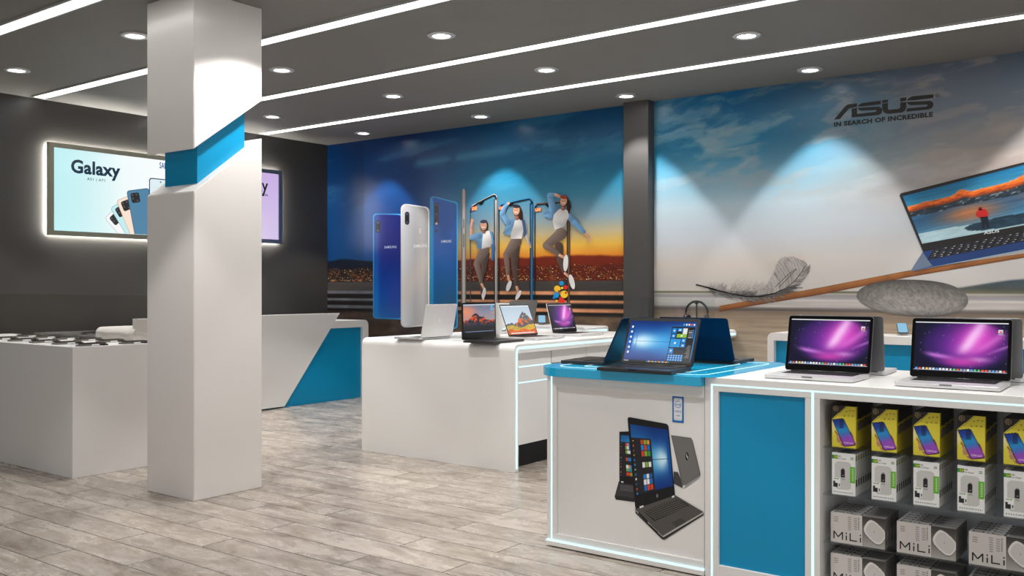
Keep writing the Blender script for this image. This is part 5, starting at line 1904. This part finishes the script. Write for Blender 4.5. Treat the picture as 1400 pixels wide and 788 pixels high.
def laptop(p, z0, label, base_m, lid_m, bezel_m, screenf, res=(60, 38), logo=None, key_dark=True, group=None, thin=False, bez=(.014, .014, .014, .026)):
    x, y, rot, w, d, lh, rec = p
    t = thing('laptop', label, 'laptop', (x, y, z0), rot, group)
    tb = .014 if thin else .017
    bm = bmesh.new()
    prism(bm, rrect(-w / 2, w / 2, -d, 0, .012, 5), .002, tb, 'XY', .002)
    b_ = mesh_obj('base', bm, base_m, t)
    bm = bmesh.new()
    box(bm, -w / 2 + .03, -w / 2 + .05, -d + .02, -d + .03, 0, .003); box(bm, w / 2 - .05, w / 2 - .03, -d + .02, -d + .03, 0, .003)
    box(bm, -w / 2 + .03, -w / 2 + .05, -.04, -.03, 0, .003); box(bm, w / 2 - .05, w / 2 - .03, -.04, -.03, 0, .003)
    mesh_obj('rubber_feet', bm, M['black'], b_)
    kw = w * .8
    bm = bmesh.new()
    k0, k1 = -d * .52, -d * .09
    box(bm, -kw / 2 - .004, kw / 2 + .004, k0 - .004, k1 + .004, tb - .001, tb + .0004)
    nr, nc = 6, 14
    for r in range(nr):
        for c in range(nc):
            if r == 0 and 3 < c < 9:
                if c != 4: continue
                c2 = 9
            else: c2 = c + 1
            xa_ = -kw / 2 + kw * c / nc; xb_ = -kw / 2 + kw * c2 / nc
            ya_ = k0 + (k1 - k0) * r / nr; yb2 = k0 + (k1 - k0) * (r + 1) / nr
            box(bm, xa_ + .0015, xb_ - .0015, ya_ + .0015, yb2 - .0015, tb, tb + .0018)
    mesh_obj('keyboard', bm, M['keys'] if key_dark else base_m, b_)
    bm = bmesh.new(); prism(bm, rrect(-w * .15, w * .15, -d * .93, -d * .58, .005, 4), tb - .0005, tb + .0004, 'XY')
    mesh_obj('trackpad', bm, base_m, b_)
    bm = bmesh.new(); box(bm, -.022, .022, -d - .0008, -d + .004, tb - .006, tb + .0003, .001)
    mesh_obj('finger_notch', bm, lid_m, b_)
    # lid, hinged
    bm = bmesh.new()
    prism(bm, rrect(-w / 2, w / 2, 0, lh, .012, 6), .0012, .0075, 'XZ', .0015)
    l_ = mesh_obj('lid', bm, lid_m, t)
    l_.location = (0, 0, tb + .002)
    l_.rotation_euler = (-rec, 0, 0)
    bm = bmesh.new(); tube(bm, [(-w * .42, .001, -.001), (w * .42, .001, -.001)], .005, 10)
    mesh_obj('hinge', bm, M['black'], l_, True)
    bm = bmesh.new()
    prism(bm, rrect(-w / 2 + .0015, w / 2 - .0015, .0015, lh - .0015, .011, 6), -.0002, .0013, 'XZ')
    mesh_obj('bezel', bm, bezel_m, l_)
    P = Paint()
    P.grid((-w / 2 + bez[0], -.0008, bez[3]), (w - bez[0] - bez[1], 0, 0), (0, 0, lh - bez[2] - bez[3]), res[0], res[1], screenf)
    P.obj('screen', M['screen'], l_)
    if logo:
        bm = bmesh.new()
        logo(bm, lh)
        mesh_obj('lid_logo', bm, M['logo_white'], l_)
    return t


def fruit_logo(bm, lh):
    # small rounded emblem with a bite and a leaf on the back of the lid
    pts = []
    for q in range(40):
        a = 2 * PI * q / 40
        r = .0165 * (1 + .07 * math.cos(2 * a)) * (1 - .1 * max(0, math.sin(a)) ** 8 - .08 * max(0, -math.sin(a)) ** 10)
        X, Z = r * math.cos(a), r * math.sin(a) * 1.02
        dd = math.hypot(X + .019, Z - .001)
        if dd < .0085:
            s_ = .0085 / dd
            X, Z = -.019 + (X + .019) * s_, .001 + (Z - .001) * s_
        pts.append((X, lh / 2 + Z))
    prism(bm, pts, .0074, .0079, 'XZ')
    prism(bm, [(.0, lh / 2 + .0185), (.003, lh / 2 + .0195), (.006, lh / 2 + .0235), (.0065, lh / 2 + .027), (.003, lh / 2 + .026), (.0003, lh / 2 + .022)], .0074, .0079, 'XZ')


S0 = .866
laptop((-1.351, 4.076, .008, .37, .249, .249, .235), S0, 'silver laptop with a magenta aurora screen on the white counter beside the blue top', M['silver'], M['steel_grey'], M['bezel'], aurora, (190, 112), fruit_logo)
laptop((-.821, 4.082, .02, .373, .258, .247, .216), S0, 'silver laptop with a magenta aurora screen at the right edge of the picture', M['silver'], M['steel_grey'], M['bezel'], aurora, (190, 112), fruit_logo)
laptop((-1.335, 4.235, PI + .05, .37, .25, .245, .13), S0, 'grey backed laptop facing away behind the left aurora laptop', M['silver'], M['steel_grey'], M['bezel'], aurora, (40, 26), None)
laptop((-.80, 4.24, PI + .06, .37, .25, .245, .13), S0, 'grey backed laptop facing away behind the right aurora laptop', M['silver'], M['steel_grey'], M['bezel'], aurora, (40, 26), None)
S1 = .8695
laptop((-2.088, 3.893, .034, .372, .231, .24, .42), S1, 'dark laptop with a blue desktop screen at the front of the blue top', M['black'], M['navy'], M['matt_bezel'], windesk, (190, 116), None, bez=(.013, .013, .018, .014))
laptop((-2.085, 4.37, PI + .02, .37, .26, .236, .42), S1, 'navy lidded laptop facing away at the back of the blue top', M['graphite'], M['navy'], M['matt_bezel'], windesk, (40, 26), None)
laptop((-2.41, 4.085, -1.45, .33, .235, .238, .43), S1, 'navy lidded laptop facing left at the left end of the blue top', M['graphite'], M['navy'], M['matt_bezel'], windesk, (40, 26), None)
S2 = .8685
laptop((-4.645, 5.239, -1.528, .369, .257, .248, .208), S2, 'silver laptop seen from behind at the near end of the white table', M['silver'], M['silver_lid'], M['bezel'], aurora, (40, 26), fruit_logo)
laptop((-4.185, 5.186, 1.603, .398, .255, .259, .018), S2, 'dark laptop with a dusk mountain screen at the near end of the white table', M['graphite'], M['black'], M['bezel'], mount_dusk, (90, 60), None, bez=(.012, .012, .012, .05))
laptop((-4.19, 5.726, 1.565, .375, .25, .256, .389), S2, 'silver laptop with a daylight mountain screen in the middle of the white table', M['silver'], M['silver_lid'], M['bezel'], mount_day, (90, 60), None, bez=(.01, .01, .01, .014))
laptop((-4.24, 6.368, 1.619, .385, .253, .247, .251), S2, 'silver laptop with a magenta screen at the far end of the white table', M['silver'], M['silver_lid'], M['bezel'], aurora, (90, 56), None)
laptop((-4.47, 5.63, -1.53, .35, .247, .262, .33), S2, 'white lidded laptop facing away behind the daylight mountain laptop', M['silver'], M['silver_lid'], M['bezel'], aurora, (40, 26), None)
laptop((-4.724, 6.383, -1.617, .37, .25, .264, .203), S2, 'grey lidded laptop facing away beyond the daylight mountain laptop', M['silver'], M['grey_lid'], M['bezel'], aurora, (40, 26), None)

# ================================================================== LIGHT, CAMERA
w = bpy.data.worlds.new('World')
SC.world = w
w.use_nodes = True
bg = w.node_tree.nodes['Background']
bg.inputs['Color'].default_value = (1.0, .985, .965, 1)
bg.inputs['Strength'].default_value = .42

cam = bpy.data.cameras.new('Camera')
cam.sensor_width = 36
cam.lens = FPX / 1400 * 36
co = bpy.data.objects.new('Camera', cam)
co.location = (0, 0, EYE)
co.rotation_euler = (PI / 2, 0, PSI)
COL.objects.link(co)
SC.camera = co
vs = SC.view_settings
vs.view_transform = 'Standard'
vs.look = 'None'
vs.gamma = 1
vs.exposure = 0.74
vs.use_curve_mapping = False
